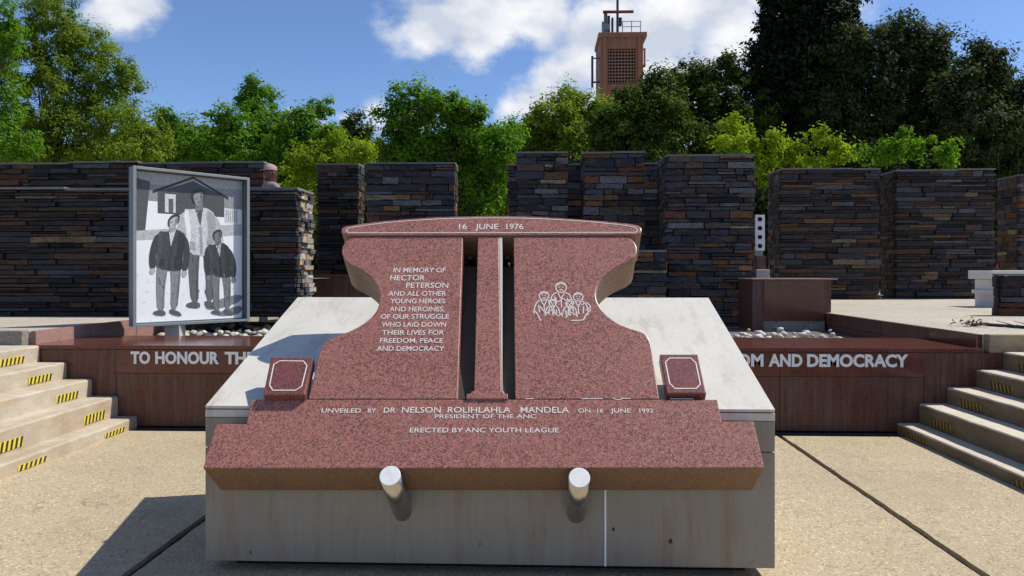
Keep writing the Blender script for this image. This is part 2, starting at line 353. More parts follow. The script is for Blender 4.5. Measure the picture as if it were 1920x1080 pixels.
# ------------------------------------------------------------------ steps
def steps(side, xs, zs, label):
    st = empty('concrete_steps', (xs[0], 3, 0)); tag(st, label, 'steps')
    for i in range(len(xs)):
        x0 = xs[i]; far = xs[i+1] if i+1 < len(xs) else xs[i]+side*3.2
        x1 = far + side*.10
        lo, hi = (x0, x1) if side > 0 else (x1, x0)
        # each tread a cast block with worn, slightly uneven nosing
        n = 110; ys = np.linspace(-4.5, YW-.012-.02*0, n+1); zt = zs[i]; zb = (zs[i-1]-.05 if i else -.08)
        V = []; Fc = []
        for y in ys:
            w = .006*mnoise.noise((i*3.1, y*4, .5)) + random.uniform(-.002, .002); b = .014+.016*max(0, mnoise.noise((i*5.7, y*9, 2.5)))
            V += [(x0+w, y, zb), (x0+w, y, zt-b), (x0+side*b*.5+w, y, zt-b*.25+w*.4), (x0+side*b*1.6+w, y, zt), (x1, y, zt), (x1, y, zb)]
        for k in range(n):
            for j in range(5):
                a = k*6+j; q = (a, a+1, a+7, a+6); Fc.append(q if side < 0 else q[::-1])
        Fc.append(tuple(range(6))); Fc.append(tuple(range(n*6, n*6+6))[::-1])
        me = mesh('step', V, Fc); bm = bmesh.new(); bm.from_mesh(me); bmesh.ops.recalc_face_normals(bm, faces=bm.faces); bm.to_mesh(me); bm.free()
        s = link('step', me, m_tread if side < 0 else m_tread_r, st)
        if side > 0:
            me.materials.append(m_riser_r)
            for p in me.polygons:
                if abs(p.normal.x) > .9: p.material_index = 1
        # hazard tape: yellow patch with slanting black bars
        zlo = zs[i-1] if i else 0.0; rise = zt-zlo
        spots = [YW-.42, YW-(1.6 if side < 0 else 2.0)]
        for yc in spots:
            L = .34; h0, h1 = zlo+rise*.12, zlo+rise*.52; xx = x0-side*.005
            q = [(xx, yc-L/2, h0), (xx, yc+L/2, h0), (xx, yc+L/2, h1), (xx, yc-L/2, h1)]
            mk = prism('hazard_mark', q, (-side, 0, 0), .004, m_yel if side < 0 else m_yel_shade, s, bev=0)
            vs = []; fs = []
            for k in range(6):
                y0 = yc-L/2+.012+k*L/6; wd = .026; sh = .02*side*-1
                vs += [(xx-side*.002, y0, h0), (xx-side*.002, y0+wd, h0), (xx-side*.002, y0+wd+.02, h1), (xx-side*.002, y0+.02, h1)]; fs.append((4*k, 4*k+1, 4*k+2, 4*k+3))
            link('hazard_stripes', mesh('hazard_stripes', vs, fs), m_blk, s)
    return st
xl = [at_y(px, 700, YW).x for px in (258, 222, 174, 126, 76)]
xr = [at_y(px, 700, YW).x for px in (1681, 1722, 1775, 1829, 1880)]
zl = [at_y(240, y, YW).z for y in (780, 742, 710, 679, 648)]
zr = [at_y(1750, y, YW).z for y in (793, 756, 725, 692, 659)]
steps(-1, xl, zl, 'sunlit concrete steps with yellow and black striped marks, left of the memorial')
steps(1, xr, zr, 'concrete steps with shaded risers, right of the memorial')
ZT0 = .80
# plaza front kerbs above the landings
kl = boxes('kerb', [(-9.0, XL-.07, YW-.01, YW+.10, ZT0, Z1+.03)], m_conc_grey, bev=.008); tag(kl, 'grey concrete kerb above the sunlit left steps', 'kerb')
m_kerb_warm = stained('yellowed_kerb_concrete', (.26, .2, .12), (.4, .33, .22), (.14, .09, .05), .7)
kr_ = empty('kerb', (5, YW, .8)); tag(kr_, 'stained concrete kerb above the shaded right steps', 'kerb')
x = XR+.07
for w in (1.02, 1.2, 1.2, 1.2):
    boxes('kerb_block', [(x, x+w-.012, YW-.005, YW+.10, ZT0, Z1+.02)], m_kerb_warm, kr_, bev=.008); x += w

# ------------------------------------------------------------------ granite retaining wall with lettering
gw = empty('granite_retaining_wall', (-.4, YW, 0)); tag(gw, 'low dark red granite wall behind the memorial with raised white capital letters', 'wall')
ZT = .845
boxes('core', [(XL+.005, XR-.005, YW+.035, YW+.60, -.06, ZT-.04)], m_core, gw)
seams = [XL, at_y(218, 700, YW).x, -2.9, -1.55, -.2, 1.1, 2.4, at_y(1732, 700, YW).x, XR]
boxes('end_panel', [(XR+.003, XR+4.5, YW+.002, YW+.10, -.06, ZT0-.004)], m_gran_low, gw); boxes('end_panel', [(XL-3.7, XL-.003, YW+.002, YW+.10, -.06, ZT0-.004)], m_gran_low, gw)
for i in range(len(seams)-1):
    a, b = seams[i]+.002, seams[i+1]-.002
    mid = 0 < i < len(seams)-2
    if mid:
        boxes('upper_panel', [(a, b, YW-.006, YW+.03, ZT-.285, ZT-.045)], m_gran_wall, gw, bev=.002)
        boxes('lower_panel', [(a, b, YW, YW+.03, .015, ZT-.289)], m_gran_low, gw, bev=.002)
    else:
        boxes('end_panel', [(a, b, YW, YW+.03, .015, ZT-.045)], m_gran_low, gw, bev=.002)
ts = [XL, -4.0, -2.7, -1.4, -.1, 1.2, 2.45, 3.45, XR]
for i in range(len(ts)-1):
    boxes('coping_slab', [(ts[i]+.002, ts[i+1]-.002, YW-.018, YW+1.15, ZT-.04, ZT)], m_gran_wall, gw, bev=.003)
boxes('coping_support', [(XL+.01, XR-.01, YW+.605, YW+1.1, .60, ZT-.045)], m_core, gw)
# raised letters
txt = 'TO HONOUR THE YOUTH WHO GAVE THEIR LIVES IN THE STRUGGLE FOR FREEDOM AND DEMOCRACY'
bz = at_y(960, 684, YW-.01).z; capz = (at_y(246, 657, YW).z-at_y(246, 679, YW).z)
for (seg, xa_, xb_) in [('TO', 246, 282), ('HONOUR', 292, 411), ('THE', 422, 478), ('YOUTH WHO GAVE THEIR LIVES IN THE STRUGGLE FOR', 492, 1270), ('FREEDOM', 1290, 1431), ('AND', 1441, 1504), ('DEMOCRACY', 1513, 1702)]:
    me = text_mesh(seg, .036, .01); a = text_coords(me); x0, x1 = a[:, 0].min(), a[:, 0].max()
    ax_, bx_ = at_y(xa_, 680, YW-.01).x, at_y(xb_, 680, YW-.01).x
    bm = bmesh.new(); bm.from_mesh(me); bmesh.ops.remove_doubles(bm, verts=bm.verts, dist=1e-5)
    seen = set(); islands = []
    for v in bm.verts:
        if v in seen: continue
        st, isl = [v], []
        seen.add(v)
        while st:
            q = st.pop(); isl.append(q)
            for e in q.link_edges:
                w = e.other_vert(q)
                if w not in seen: seen.add(w); st.append(w)
        islands.append(isl)
    for isl in islands:
        idx = {v: i for i, v in enumerate(isl)}
        vs = [(ax_+(bx_-ax_)*(v.co.x-x0)/(x1-x0), YW-.008-(.012 if v.co.z > 0 else 0), bz+v.co.y/.72*capz) for v in isl]
        fs = {f for v in isl for f in v.link_faces}
        link('letter', mesh('letter', vs, [[idx[v] for v in f.verts] for f in fs]), m_white, gw)
    bm.free()

# plaza edge facings beside the pit
fr = empty('granite_edge_facing', (XR, 9.5, Z1)); tag(fr, 'dark red granite facing along the right plaza edge beside the pebble bed', 'edging')
for (y0, y1, m) in [(YW+.10, 8.55, m_gran_wall), (8.56, 9.7, m_gran_low), (9.71, 10.8, m_gran_low), (10.81, 11.7, m_gran_low)]:
    boxes('facing_panel', [(XR-.001, XR+.058, y0, y1, .40, .795 if y0 > 8.7 else .8), (XR-.004, XR+.058, y0, y1, .80, Z1+.012)], m, fr, bev=.002)
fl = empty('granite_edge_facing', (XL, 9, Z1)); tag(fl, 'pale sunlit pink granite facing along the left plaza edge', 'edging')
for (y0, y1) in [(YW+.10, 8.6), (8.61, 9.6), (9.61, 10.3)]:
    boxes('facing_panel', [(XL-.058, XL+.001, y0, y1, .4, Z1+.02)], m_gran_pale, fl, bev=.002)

# pebbles
pb_me = []
for k in range(8):
    bm = bmesh.new(); bmesh.ops.create_icosphere(bm, subdivisions=1, radius=.5)
    for v in bm.verts: v.co *= 1+.28*mnoise.noise(v.co*2.3+Vector((k*7, 0, 0))); v.co.z *= .7
    mm = bpy.data.meshes.new('stone'); bm.to_mesh(mm); bm.free(); mm.materials.append(m_pebble); mm.polygons.foreach_set('use_smooth', [True]*len(mm.polygons)); pb_me.append(mm)
bed = boxes('pebble_bed', [(XL+.02, XR-.02, YW+1.16, 13.4, .66, .70)], flat('bed_gravel', (.13, .12, .105), .9, var=.5, scale=50)); tag(bed, kind='structure')
cands = []
for k in range(900):
    x = random.uniform(XL+.1, XR-.1); y = YW+1.2+random.random()**1.7*3.6
    cands.append((x, y))
cnt = 0
for (x, y) in cands:
    px = 960+F*(x*cy+y*sy)/(y*cy-x*sy)
    vis = (300 < px < 520) or (1330 < px < 1560 and (y < YW+2.6 or random.random() < .2))
    if not vis and random.random() < .9: continue
    if cnt > 240: break
    s = random.uniform(.05, .14); o = link('stone', random.choice(pb_me), None, bed)
    o.location = (x, y, .70+s*.22+max(0, .05-abs(y-9.5)*.01)); o.scale = (s*random.uniform(.9, 1.5), s, s*random.uniform(.8, 1.2)); o.rotation_euler = (random.uniform(-.4, .4), random.uniform(-.4, .4), random.uniform(0, 6)); cnt += 1

# ------------------------------------------------------------------ slate walls
st_me = []
for k in range(42):
    bm = bmesh.new(); bmesh.ops.create_cube(bm, size=1)
    es = [e for e in bm.edges if abs(e.verts[0].co.x-e.verts[1].co.x) > .5]
    bmesh.ops.subdivide_edges(bm, edges=es, cuts=2)
    rr = random.Random(k)
    for v in bm.verts:
        v.co.y += rr.uniform(-.06, .06) if v.co.y < 0 else 0
        v.co.z += rr.uniform(-.10, .07); v.co.x += rr.uniform(-.012, .012)
    mm = bpy.data.meshes.new('stone'); bm.to_mesh(mm); bm.free(); mm.materials.append((m_slate, m_slate_dim, m_slate_sunlit)[k//14]); st_me.append(mm)
def stone_wall(px0, px1, ytop, Y, zb, th, label, course=.085, ln=(.22, .8), left=False, right=False, coping=True, X=None, ztop=None, vis_zb=None, cat='wall', rough_right=False, group=None, dim=False):
    X0, X1 = X if X else (at_y(px0, 400, Y).x, at_y(px1, 400, Y).x)
    zt = ztop if ztop is not None else at_y((px0+px1)/2, ytop, Y).z
    w = empty('slate_wall', ((X0+X1)/2, Y, zb)); tag(w, label, cat, group)
    boxes('core', [(X0+.05, X1-.05, Y+.05, Y+th-.04, zb, zt-.05)], m_core, w)
    items = []   # (centre, size, rotz)
    z = vis_zb if vis_zb is not None else zb
    top = zt-(.035 if coping else 0)
    while z < top-.02:
        h = course*random.choice((.6, .8, 1, 1, 1.25)); h = min(h, top-z)
        if top-(z+h) < course*.4: h = top-z
        x = X0+random.uniform(-.025, .03)
        while x < X1-.01:
            L = random.uniform(*ln)**1.0*(1 if random.random() > .15 else .45)
            if X1-(x+L) < ln[0]*.5: L = X1-x+random.uniform(-.03, .025)
            # occasionally split a long course stone in two thin ones
            parts = [(z, h)] if (h < course*.9 or random.random() > .22) else [(z, h*.48), (z+h*.48, h*.52)]
            for (zz, hh) in parts:
                pr = random.choice((-.035, -.02, -.01, 0, .01, .02, .035)); d = .13
                items.append((Vector((x+L/2, Y+d/2-pr, zz+hh/2)), (L-.016, d, hh-.014), 0))
            x += L
        for flag, xs, sg in ((left, X0, -1), (right, X1, 1)):
            if not flag: continue
            y = Y+.135
            while y < Y+th-.02:
                L = random.uniform(.15, .45) if not rough_right else random.uniform(.1, .3)
                if Y+th-(y+L) < .12: L = Y+th-y
                pr = random.uniform(-.01, .02) if not rough_right else random.uniform(-.03, .05)
                items.append((Vector((xs-sg*.06+sg*pr, y+L/2, z+h/2)), (L-.008, .12, h-.008), R(90)*sg)); y += L
        z += h
    items.sort(key=lambda q: -q[1][0]*q[1][2])
    for c, s, rz in items[:295]:
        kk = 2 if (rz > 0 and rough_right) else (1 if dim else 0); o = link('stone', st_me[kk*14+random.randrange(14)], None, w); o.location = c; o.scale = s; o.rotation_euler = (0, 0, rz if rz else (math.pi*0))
    if len(items) > 295:
        bm = bmesh.new()
        for c, s, rz in items[295:]:
            mt = Matrix.Translation(c) @ Matrix.Rotation(rz, 4, 'Z') @ Matrix.Diagonal((*s, 1)); bmesh.ops.create_cube(bm, size=1, matrix=mt)
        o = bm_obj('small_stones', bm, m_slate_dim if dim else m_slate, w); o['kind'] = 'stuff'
    if coping:
        x = X0-.012
        while x < X1+.01:
            L = random.uniform(.5, 1.1)
            if X1+.012-(x+L) < .3: L = X1+.012-x
            dz = random.uniform(-.016, .014)
            o = boxes('coping_stone', [(x+.003, x+L-.003, Y-.01+random.uniform(-.02, .02), Y+th+.01, zt-.032+dz, zt+dz)], m_coping, w); x += L
    return w

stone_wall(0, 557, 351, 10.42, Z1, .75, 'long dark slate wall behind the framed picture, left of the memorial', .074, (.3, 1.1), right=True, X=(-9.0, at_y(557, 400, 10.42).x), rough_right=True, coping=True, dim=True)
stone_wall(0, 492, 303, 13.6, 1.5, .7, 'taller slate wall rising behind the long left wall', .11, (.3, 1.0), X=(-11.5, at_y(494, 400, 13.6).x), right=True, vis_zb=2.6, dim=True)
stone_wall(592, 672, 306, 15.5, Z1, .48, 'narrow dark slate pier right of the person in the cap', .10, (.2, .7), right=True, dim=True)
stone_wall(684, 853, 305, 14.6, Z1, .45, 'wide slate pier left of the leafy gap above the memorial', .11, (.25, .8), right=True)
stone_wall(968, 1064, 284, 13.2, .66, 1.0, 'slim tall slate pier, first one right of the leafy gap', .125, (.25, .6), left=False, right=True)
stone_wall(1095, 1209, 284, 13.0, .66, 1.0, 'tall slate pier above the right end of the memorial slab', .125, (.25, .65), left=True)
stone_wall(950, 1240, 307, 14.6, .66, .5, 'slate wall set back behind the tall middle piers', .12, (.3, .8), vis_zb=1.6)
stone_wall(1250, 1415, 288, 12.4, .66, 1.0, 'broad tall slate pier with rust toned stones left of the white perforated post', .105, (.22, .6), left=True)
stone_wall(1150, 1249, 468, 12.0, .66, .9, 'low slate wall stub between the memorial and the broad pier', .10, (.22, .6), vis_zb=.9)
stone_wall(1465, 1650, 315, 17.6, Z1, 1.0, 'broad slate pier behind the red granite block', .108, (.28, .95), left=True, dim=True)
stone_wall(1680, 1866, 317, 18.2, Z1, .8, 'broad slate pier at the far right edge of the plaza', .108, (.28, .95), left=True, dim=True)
stone_wall(1912, 1912, 326, 19.0, Z1, .9, 'slate pier cut off by the right edge of the photo', .14, (.3, .8), X=(at_y(1912, 400, 19).x, at_y(1912, 400, 19).x+2.2), left=True)
# near stone seat at the right edge
o = stone_wall(1884, 1884, 512, 10.9, Z1, .26, 'dark stone pier on the plaza at the right edge with a flat capstone', .16, (.3, .7), X=(at_y(1882, 500, 10.9).x, at_y(1882, 500, 10.9).x+1.8), left=True, dim=True)
ps = empty('stone_pedestal', at_y(1866, 550, 13.5)); tag(ps, 'small pale stone pedestal with a projecting cap behind the dark pier at right', 'pedestal')
p0 = at_y(1858, 548, 13.5); p1 = at_y(1884, 507, 13.5)
m_pale = flat('pale_limestone', (.68, .66, .62), .7)
boxes('body', [(p0.x+.06, p1.x+.3, 13.5, 14.1, Z1, p1.z-.16)], m_pale, ps, bev=.01)
boxes('shelf', [(p0.x, p1.x+.3, 13.44, 14.1, p1.z-.42, p1.z-.35)], m_pale, ps, bev=.01)
boxes('cap', [(p0.x-.04, p1.x+.3, 13.42, 14.14, p1.z-.155, p1.z)], m_pale, ps, bev=.01)

# raised walkway behind left wall
rw = boxes('raised_walkway', [(-12, -3.75, 11.2, 13.55, Z1, 1.5)], m_conc_grey); tag(rw, kind='structure')

# granite block right with concrete base
gb = empty('granite_block', at_y(1490, 600, 11.5)); tag(gb, 'dark red granite clad block on a grey concrete base right of the memorial', 'planter')
A = at_y(1411, 522, 11.5); B = at_y(1569, 522, 11.5); c1 = at_y(1432, 522, 11.5).x; c2 = at_y(1545, 522, 11.5).x
zb_ = at_y(1490, 601, 11.5).z
boxes('end_panel', [(A.x, c1-.003, 11.5, 12.3, .62, A.z-.025)], m_gran_pale if False else m_gran_low, gb, bev=.003)
boxes('front_panel', [(c1, c2-.003, 11.494, 12.3, zb_, A.z-.025)], m_gran_wall, gb, bev=.003)
boxes('side_panel', [(c2, B.x, 11.72, 12.3, .7, A.z-.025)], m_gran_low, gb, bev=.003)
boxes('concrete_base', [(c1-.0, c2+.02, 11.52, 12.28, .6, zb_-.003)], m_conc_grey, gb, bev=.004)
boxes('top_slab', [(A.x-.01, B.x+.01, 11.48, 12.32, A.z-.022, A.z)], m_gran_pale, gb, bev=.004)
# low granite bench left behind block
lb = empty('granite_bench', at_y(640, 552, 12.2)); tag(lb, 'low dark red granite ledge below the slate piers, left of the slab', 'bench')
a_ = at_y(588, 519, 12.2); b_ = at_y(960, 519, 12.2)
xs_ = np.linspace(a_.x, b_.x, 4)
for i in range(3): boxes('bench_panel', [(xs_[i]+.002, xs_[i+1]-.002, 12.2, 12.9, .6, a_.z)], m_gran_low, lb, bev=.004)
boxes('coping', [(a_.x-.01, b_.x+.01, 12.18, 12.92, a_.z+.001, a_.z+.03)], m_gran_wall, lb, bev=.004)
# perforated post
pp = empty('perforated_post', at_y(1424, 522, 12.9)); tag(pp, 'white upright post with four dark round holes beside the broad slate pier', 'post')
q0 = at_y(1416, 470, 12.9); q1 = at_y(1434, 403, 12.9)
bm = bmesh.new()
pan = boxes('post_panel', [(q0.x, q1.x, 12.9, 12.96, q0.z, q1.z)], m_white, pp, bev=.003)
for k in range(4):
    zc = q1.z - (q1.z-q0.z)*(.12+k*.25); bmm = bmesh.new(); tube(bmm, ((q0.x+q1.x)/2, 12.893, zc), ((q0.x+q1.x)/2, 12.91, zc), .038, .038, 14); bm_obj('hole', bmm, m_dark_hole, pp)
boxes('post_shaft', [(q0.x+.01, q1.x-.01, 12.965, 13.04, 1.2, q1.z-.02)], m_frame, pp)
z3, z4 = at_y(1420, 505, 12.9).z, at_y(1420, 480, 12.9).z
boxes('brown_collar', [(q0.x+.005, q1.x+.01, 12.86, 12.96, z3, z4)], m_gran_low, pp, bev=.004)
boxes('cream_foot', [(q0.x-.01, q1.x+.05, 12.8, 13.1, .66, z3-.002)], flat('cream_stone', (.62, .57, .46), .7), pp, bev=.006)

# ------------------------------------------------------------------ framed picture
T0 = at_y(250, 312, 8.45); 
dirp = Vector((math.cos(R(52)), math.sin(R(52)), 0)); npn = Vector((dirp.y, -dirp.x, 0))
P0 = at_y(250, 612, 8.45); T0 = at_y(250, 312, 8.45)
# right end: ray at px 467 meets the vertical panel plane
Rb = at_plane(467, 602, P0, npn); Rt = at_plane(467, 334, P0, npn)
Lw = (Vector((Rb.x, Rb.y, 0))-Vector((P0.x, P0.y, 0))).length; z0 = (P0.z+Rb.z)/2; z1 = (T0.z+Rt.z)/2
fp = empty('framed_picture', (P0.x, P0.y, z0)); tag(fp, 'tall steel framed black and white photograph of people, standing left of the memorial', 'picture frame')
def pf(u, v, w=0): # u along, v up, w toward viewer
    return Vector((P0.x, P0.y, z0)) + dirp*(u*Lw) + Vector((0, 0, v*(z1-z0))) + npn*w
def pbox(name, u0, u1, v0, v1, w0, w1, m, parent=fp, bev=.002):
    pts = [pf(u0, v0, w1), pf(u1, v0, w1), pf(u1, v1, w1), pf(u0, v1, w1)]
    return prism(name, pts, npn, (w1-w0), m, parent, bev)
D = .10; e = .018
pbox('back_panel', 0, 1, 0, 1, -.02-D, -D, m_frame_in)
pbox('left_side', 0, e, 0, 1, -D, .0, m_frame_in); pbox('right_side', 1-e, 1, 0, 1, -D, 0, m_frame_in)
pbox('bottom_side', e, 1-e, 0, .012, -D, 0, m_frame); pbox('top_side', e, 1-e, .988, 1, -D, 0, m_frame)
pbox('front_trim', -.004, .022, -.003, 1.003, .001, .008, m_frame); pbox('front_trim', .978, 1.004, -.003, 1.003, .001, .008, m_frame)
pbox('front_trim', .023, .977, -.003, .014, .001, .008, m_frame); pbox('front_trim', .023, .977, .986, 1.003, .001, .008, m_frame)
# generic monochrome print: pale ground, house behind, three people standing
tones = {}
def tone(g):
    g = round(g, 2)
    if g not in tones:
        b = MB('print_tone'); n = b.noise(34, 6, .7)
        b.col(b.mix(b.ramp(n, [(.3, .0), (.7, 1.0)]), (g*(.72 if g < .8 else .95),)*3, (min(.9, g*1.25),)*3)).set(.4, 0, .4); tones[g] = b.m
    return tones[g]
pr = pbox('printed_picture', .03, .97, .02, .98, -D, -D+.004, tone(.9))
LV, LF, LM, lay = [], [], [], [0]
mats = []
def shp(g, pts, sm=0):
    if sm: pts = smooth_closed(pts, sm)
    lay[0] += 1; w = -D+.0045+lay[0]*.000012; b = len(LV)
    for (u, v) in pts: LV.append(pf(u, v, w))
    idx = list(range(b, len(LV)))
    ar = sum(pts[i][0]*pts[(i+1) % len(pts)][1]-pts[(i+1) % len(pts)][0]*pts[i][1] for i in range(len(pts)))
    if ar < 0: idx.reverse()
    m = tone(g)
    if m not in mats: mats.append(m)
    LF.append(idx); LM.append(mats.index(m))
shp(.30, [(.03, .80), (.97, .78), (.97, .98), (.03, .98)])
shp(.42, [(.03, .90), (.97, .92), (.97, .98), (.03, .98)])
shp(.10, [(.03, .58), (.12, .60), (.16, .92), (.03, .94)])                         # dark house side
shp(.09, [(.22, .72), (.22, .86), (.52, .95), (.80, .86), (.80, .72)])            # gable house
shp(.04, [(.18, .845), (.52, .965), (.84, .84), (.84, .86), (.52, .98), (.18, .865)])
shp(.65, [(.28, .73), (.37, .73), (.37, .85), (.28, .85)]); shp(.12, [(.31, .73), (.35, .73), (.35, .82), (.31, .82)])
shp(.68, [(.80, .68), (.93, .68), (.93, .78), (.80, .78)])
for k in range(6): shp(.12, [(.815+k*.02, .69), (.82+k*.02, .69), (.82+k*.02, .77), (.815+k*.02, .77)])
shp(.50, [(.03, .54), (.97, .60), (.97, .68), (.03, .60)])
shp(.25, [(.60, .12), (.97, .20), (.97, .13), (.66, .07)], 2); shp(.22, [(.70, .05), (.97, .12), (.97, .05), (.80, .03)], 2)
rs = random.Random(5)
def figure(cx, foot, h, jacket, legs, skin, sw, lean=0):
    s = lambda u, v: (cx+u*h*1.25+lean*v*v, foot+v*h+.012*math.sin(u*30))
    for sg in (-1, 1):
        shp(legs, [s(sg*.01, .5), s(sg*.125, .5), s(sg*.115, .25), s(sg*.10, .05), s(sg*.03, .05), s(sg*.035, .25)], 1)
        shp(.12, [s(sg*.02, .06), s(sg*.02, 0), s(sg*.15, -.005), s(sg*.13, .04)], 1)
        shp(jacket*.8, [s(sg*.10, .80), s(sg*.17, .78), s(sg*.21, .6), s(sg*.19, .44), s(sg*.13, .44), s(sg*.14, .6)], 2)
        shp(skin, [s(sg*.13, .45), s(sg*.19, .45), s(sg*.185, .39), s(sg*.14, .39)], 2)
    shp(jacket, [s(-.15, .81), s(-.05, .84), s(.05, .84), s(.15, .81), s(.125, .6), s(.14, .44), s(-.14, .44), s(-.125, .6)], 1)
    shp(jacket*.62, [s(.05, .82), s(.15, .80), s(.125, .6), s(.14, .44), s(.03, .45), s(.075, .62)], 1); shp(min(.85, jacket*1.35), [s(-.14, .79), s(-.09, .82), s(-.085, .62), s(-.10, .46), s(-.13, .46), s(-.12, .62)], 1)
    for sg in (-1, 1): shp(legs*.6, [s(sg*.07+.03, .44), s(sg*.075+.04, .44), s(sg*.075+.03, .08), s(sg*.07+.01, .08)], 1)
    shp(sw, [s(-.035, .835), s(.035, .835), s(.0, .68)]); shp(jacket*.55, [s(-.012, .68), s(.012, .68), s(.014, .45), s(-.014, .45)])
    shp(jacket*.6, [s(-.10, .56), s(-.05, .57), s(-.05, .50), s(-.10, .49)]); shp(jacket*.6, [s(.05, .57), s(.10, .56), s(.10, .49), s(.05, .50)])
    for k in range(26):
        a_, b_ = rs.uniform(-.12, .12), rs.uniform(.46, .78); l_ = rs.uniform(.03, .12); w_ = rs.uniform(.002, .007); t_ = rs.uniform(-.6, .6)
        shp(max(.03, jacket*rs.choice((.75, .85, 1.15, 1.25))), [s(a_, b_), s(a_+w_, b_+l_*.4), s(a_+t_*l_, b_+l_), s(a_-w_, b_+l_*.5)], 1)
    for k in range(22):
        a_, b_ = rs.choice((-1, 1))*rs.uniform(.03, .10), rs.uniform(.08, .44); l_ = rs.uniform(.02, .07); w_ = rs.uniform(.003, .009)
        shp(max(.03, legs*rs.choice((.5, .7, 1.3))), [s(a_, b_), s(a_+w_, b_+l_*.4), s(a_+rs.uniform(-.01, .01), b_+l_), s(a_-w_, b_+l_*.5)], 1)
    shp(skin*.7, [s(-.03, .90), s(.03, .90), s(.035, .82), s(-.035, .82)], 1)
    shp(.05, [s(-.062, .93), s(-.05, 1.0), s(.05, 1.0), s(.062, .93), s(.04, .88), s(-.04, .88)], 2)
    shp(skin, [s(-.045, .93), s(-.035, .97), s(.035, .97), s(.045, .93), s(.025, .865), s(-.025, .865)], 2)
    shp(skin*.55, [s(.012, .965), s(.04, .95), s(.035, .90), s(.012, .868), s(.018, .91)], 1)
    shp(.05, [s(-.03, .93), s(-.012, .93), s(-.012, .922), s(-.03, .922)]); shp(.05, [s(.012, .93), s(.03, .93), s(.03, .922), s(.012, .922)]); shp(.06, [s(-.015, .892), s(.015, .892), s(.012, .885), s(-.012, .885)])
for k in range(260):
    a_, b_ = rs.uniform(.05, .95), rs.uniform(.03, .55); q_ = rs.uniform(.002, .009); shp(rs.choice((.45, .55, .65, .8)), [(a_, b_), (a_+q_, b_+q_*.3), (a_+q_*1.8, b_), (a_+q_, b_-q_*.3)])
figure(.60, .10, .80, .62, .14, .30, .10, -.04)
figure(.30, .06, .66, .07, .26, .48, .66, .06)
figure(.78, .05, .58, .06, .2, .20, .5, -.05)
pm = mesh('printed_people', LV, LF)
for m in mats: pm.materials.append(m)
pm.polygons.foreach_set('material_index', LM)
link('printed_people', pm, None, pr)
# support stub
sc = pf(.36, 0, -.1); boxes('support_post', [(sc.x-.09, sc.x+.09, sc.y-.06, sc.y+.10, ZT if sc.y < YW+1.15 else .68, sc.z-.002)], flat('pale_support', (.5, .46, .38), .7), fp, bev=.004)

# ------------------------------------------------------------------ memorial block
YB = 3.93
bl = empty('memorial_block', (-.27, YB, 0)); tag(bl, 'large grey wedge shaped block with a sunlit sloping top carrying the red granite slab', 'pedestal')
f0 = at_y(385, 760, YB); f1 = at_y(1453, 768, YB); bzz = .058
X0, X1 = f0.x, f1.x; ZF = (f0.z+f1.z)/2
YBK = YB*1.387; ZB = at_y(560, 557, YBK).z
slope = math.atan2(ZB-ZF, YBK-YB); nb = Vector((0, -math.sin(slope), math.cos(slope)))
def wedge(name, x0, x1, y0, y1, zb, off, m, bev=.003):
    za = ZF+(y0-YB)*math.tan(slope)-off; zc = ZF+(y1-YB)*math.tan(slope)-off
    v = [(x0, y0, zb), (x1, y0, zb), (x1, y1, zb), (x0, y1, zb), (x0, y0, za), (x1, y0, za), (x1, y1, zc), (x0, y1, zc)]
    o = link(name, mesh(name, v, [(3, 2, 1, 0), (4, 5, 6, 7), (0, 1, 5, 4), (1, 2, 6, 5), (2, 3, 7, 6), (3, 0, 4, 7)]), m, bl)
    if bev: bevel(o, bev)
    return o
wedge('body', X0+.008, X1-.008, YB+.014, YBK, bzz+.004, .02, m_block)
wedge('top_plate', X0, X1, YB-.004, YBK+.004, ZF-.028, 0, m_block_top) if False else None
# top plate as sloping sheet with thickness
q = [Vector((X0, YB-.004, ZF)), Vector((X1, YB-.004, ZF)), Vector((X1, YBK+.004, ZB)), Vector((X0, YBK+.004, ZB))]
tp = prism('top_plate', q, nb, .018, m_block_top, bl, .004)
zj = at_y(1440, 848, YB).z; xj = at_y(1135, 1000, YB).x
boxes('front_rim', [(X0, X1, YB-.003, YB+.013, ZF-.06, ZF-.021)], m_block_top, bl, bev=.002)
boxes('upper_front_panel', [(X0, X1, YB, YB+.013, zj+.003, ZF-.063)], m_block, bl, bev=.002)
boxes('lower_left_panel', [(X0, xj-.007, YB, YB+.013, bzz, zj-.003)], m_block, bl, bev=.002)
boxes('lower_right_panel', [(xj+.007, X1, YB, YB+.013, bzz, zj-.003)], m_block, bl, bev=.002)
boxes('lit_seam_strip', [(xj-.0055, xj+.0055, YB-.004, YB+.013, bzz, zj-.003)], m_white, bl)  # white colour stands for light caught along the panel seam
m_scuff = flat('dark_scuff', (.05, .035, .025), .8)
sv = []; sf = []
for (cx_, cz_, rr_) in [(at_y(1257, 1015, YB).x, at_y(1257, 1015, YB).z, .018), (at_y(1150, 992, YB).x, at_y(1150, 992, YB).z, .013), (at_y(470, 1035, YB).x, at_y(470, 1035, YB).z, .008), (at_y(900, 1020, YB).x, at_y(900, 1020, YB).z, .007)]:
    b0 = len(sv); sv += [(cx_+rr_*(.6+.5*random.random())*.6*math.cos(a_), YB-.0012, cz_+rr_*(.6+.7*random.random())*math.sin(a_)) for a_ in np.linspace(0, 6.28, 13)[:-1]]; sf.append(tuple(range(b0, b0+12)))
link('scuff_marks', mesh('scuff_marks', sv, sf), m_scuff, bl)['kind'] = 'stuff'
boxes('recessed_plinth', [(X0+.12, X1-.12, YB+.12, YBK-.12, -.02, bzz+.003)], m_core, bl)

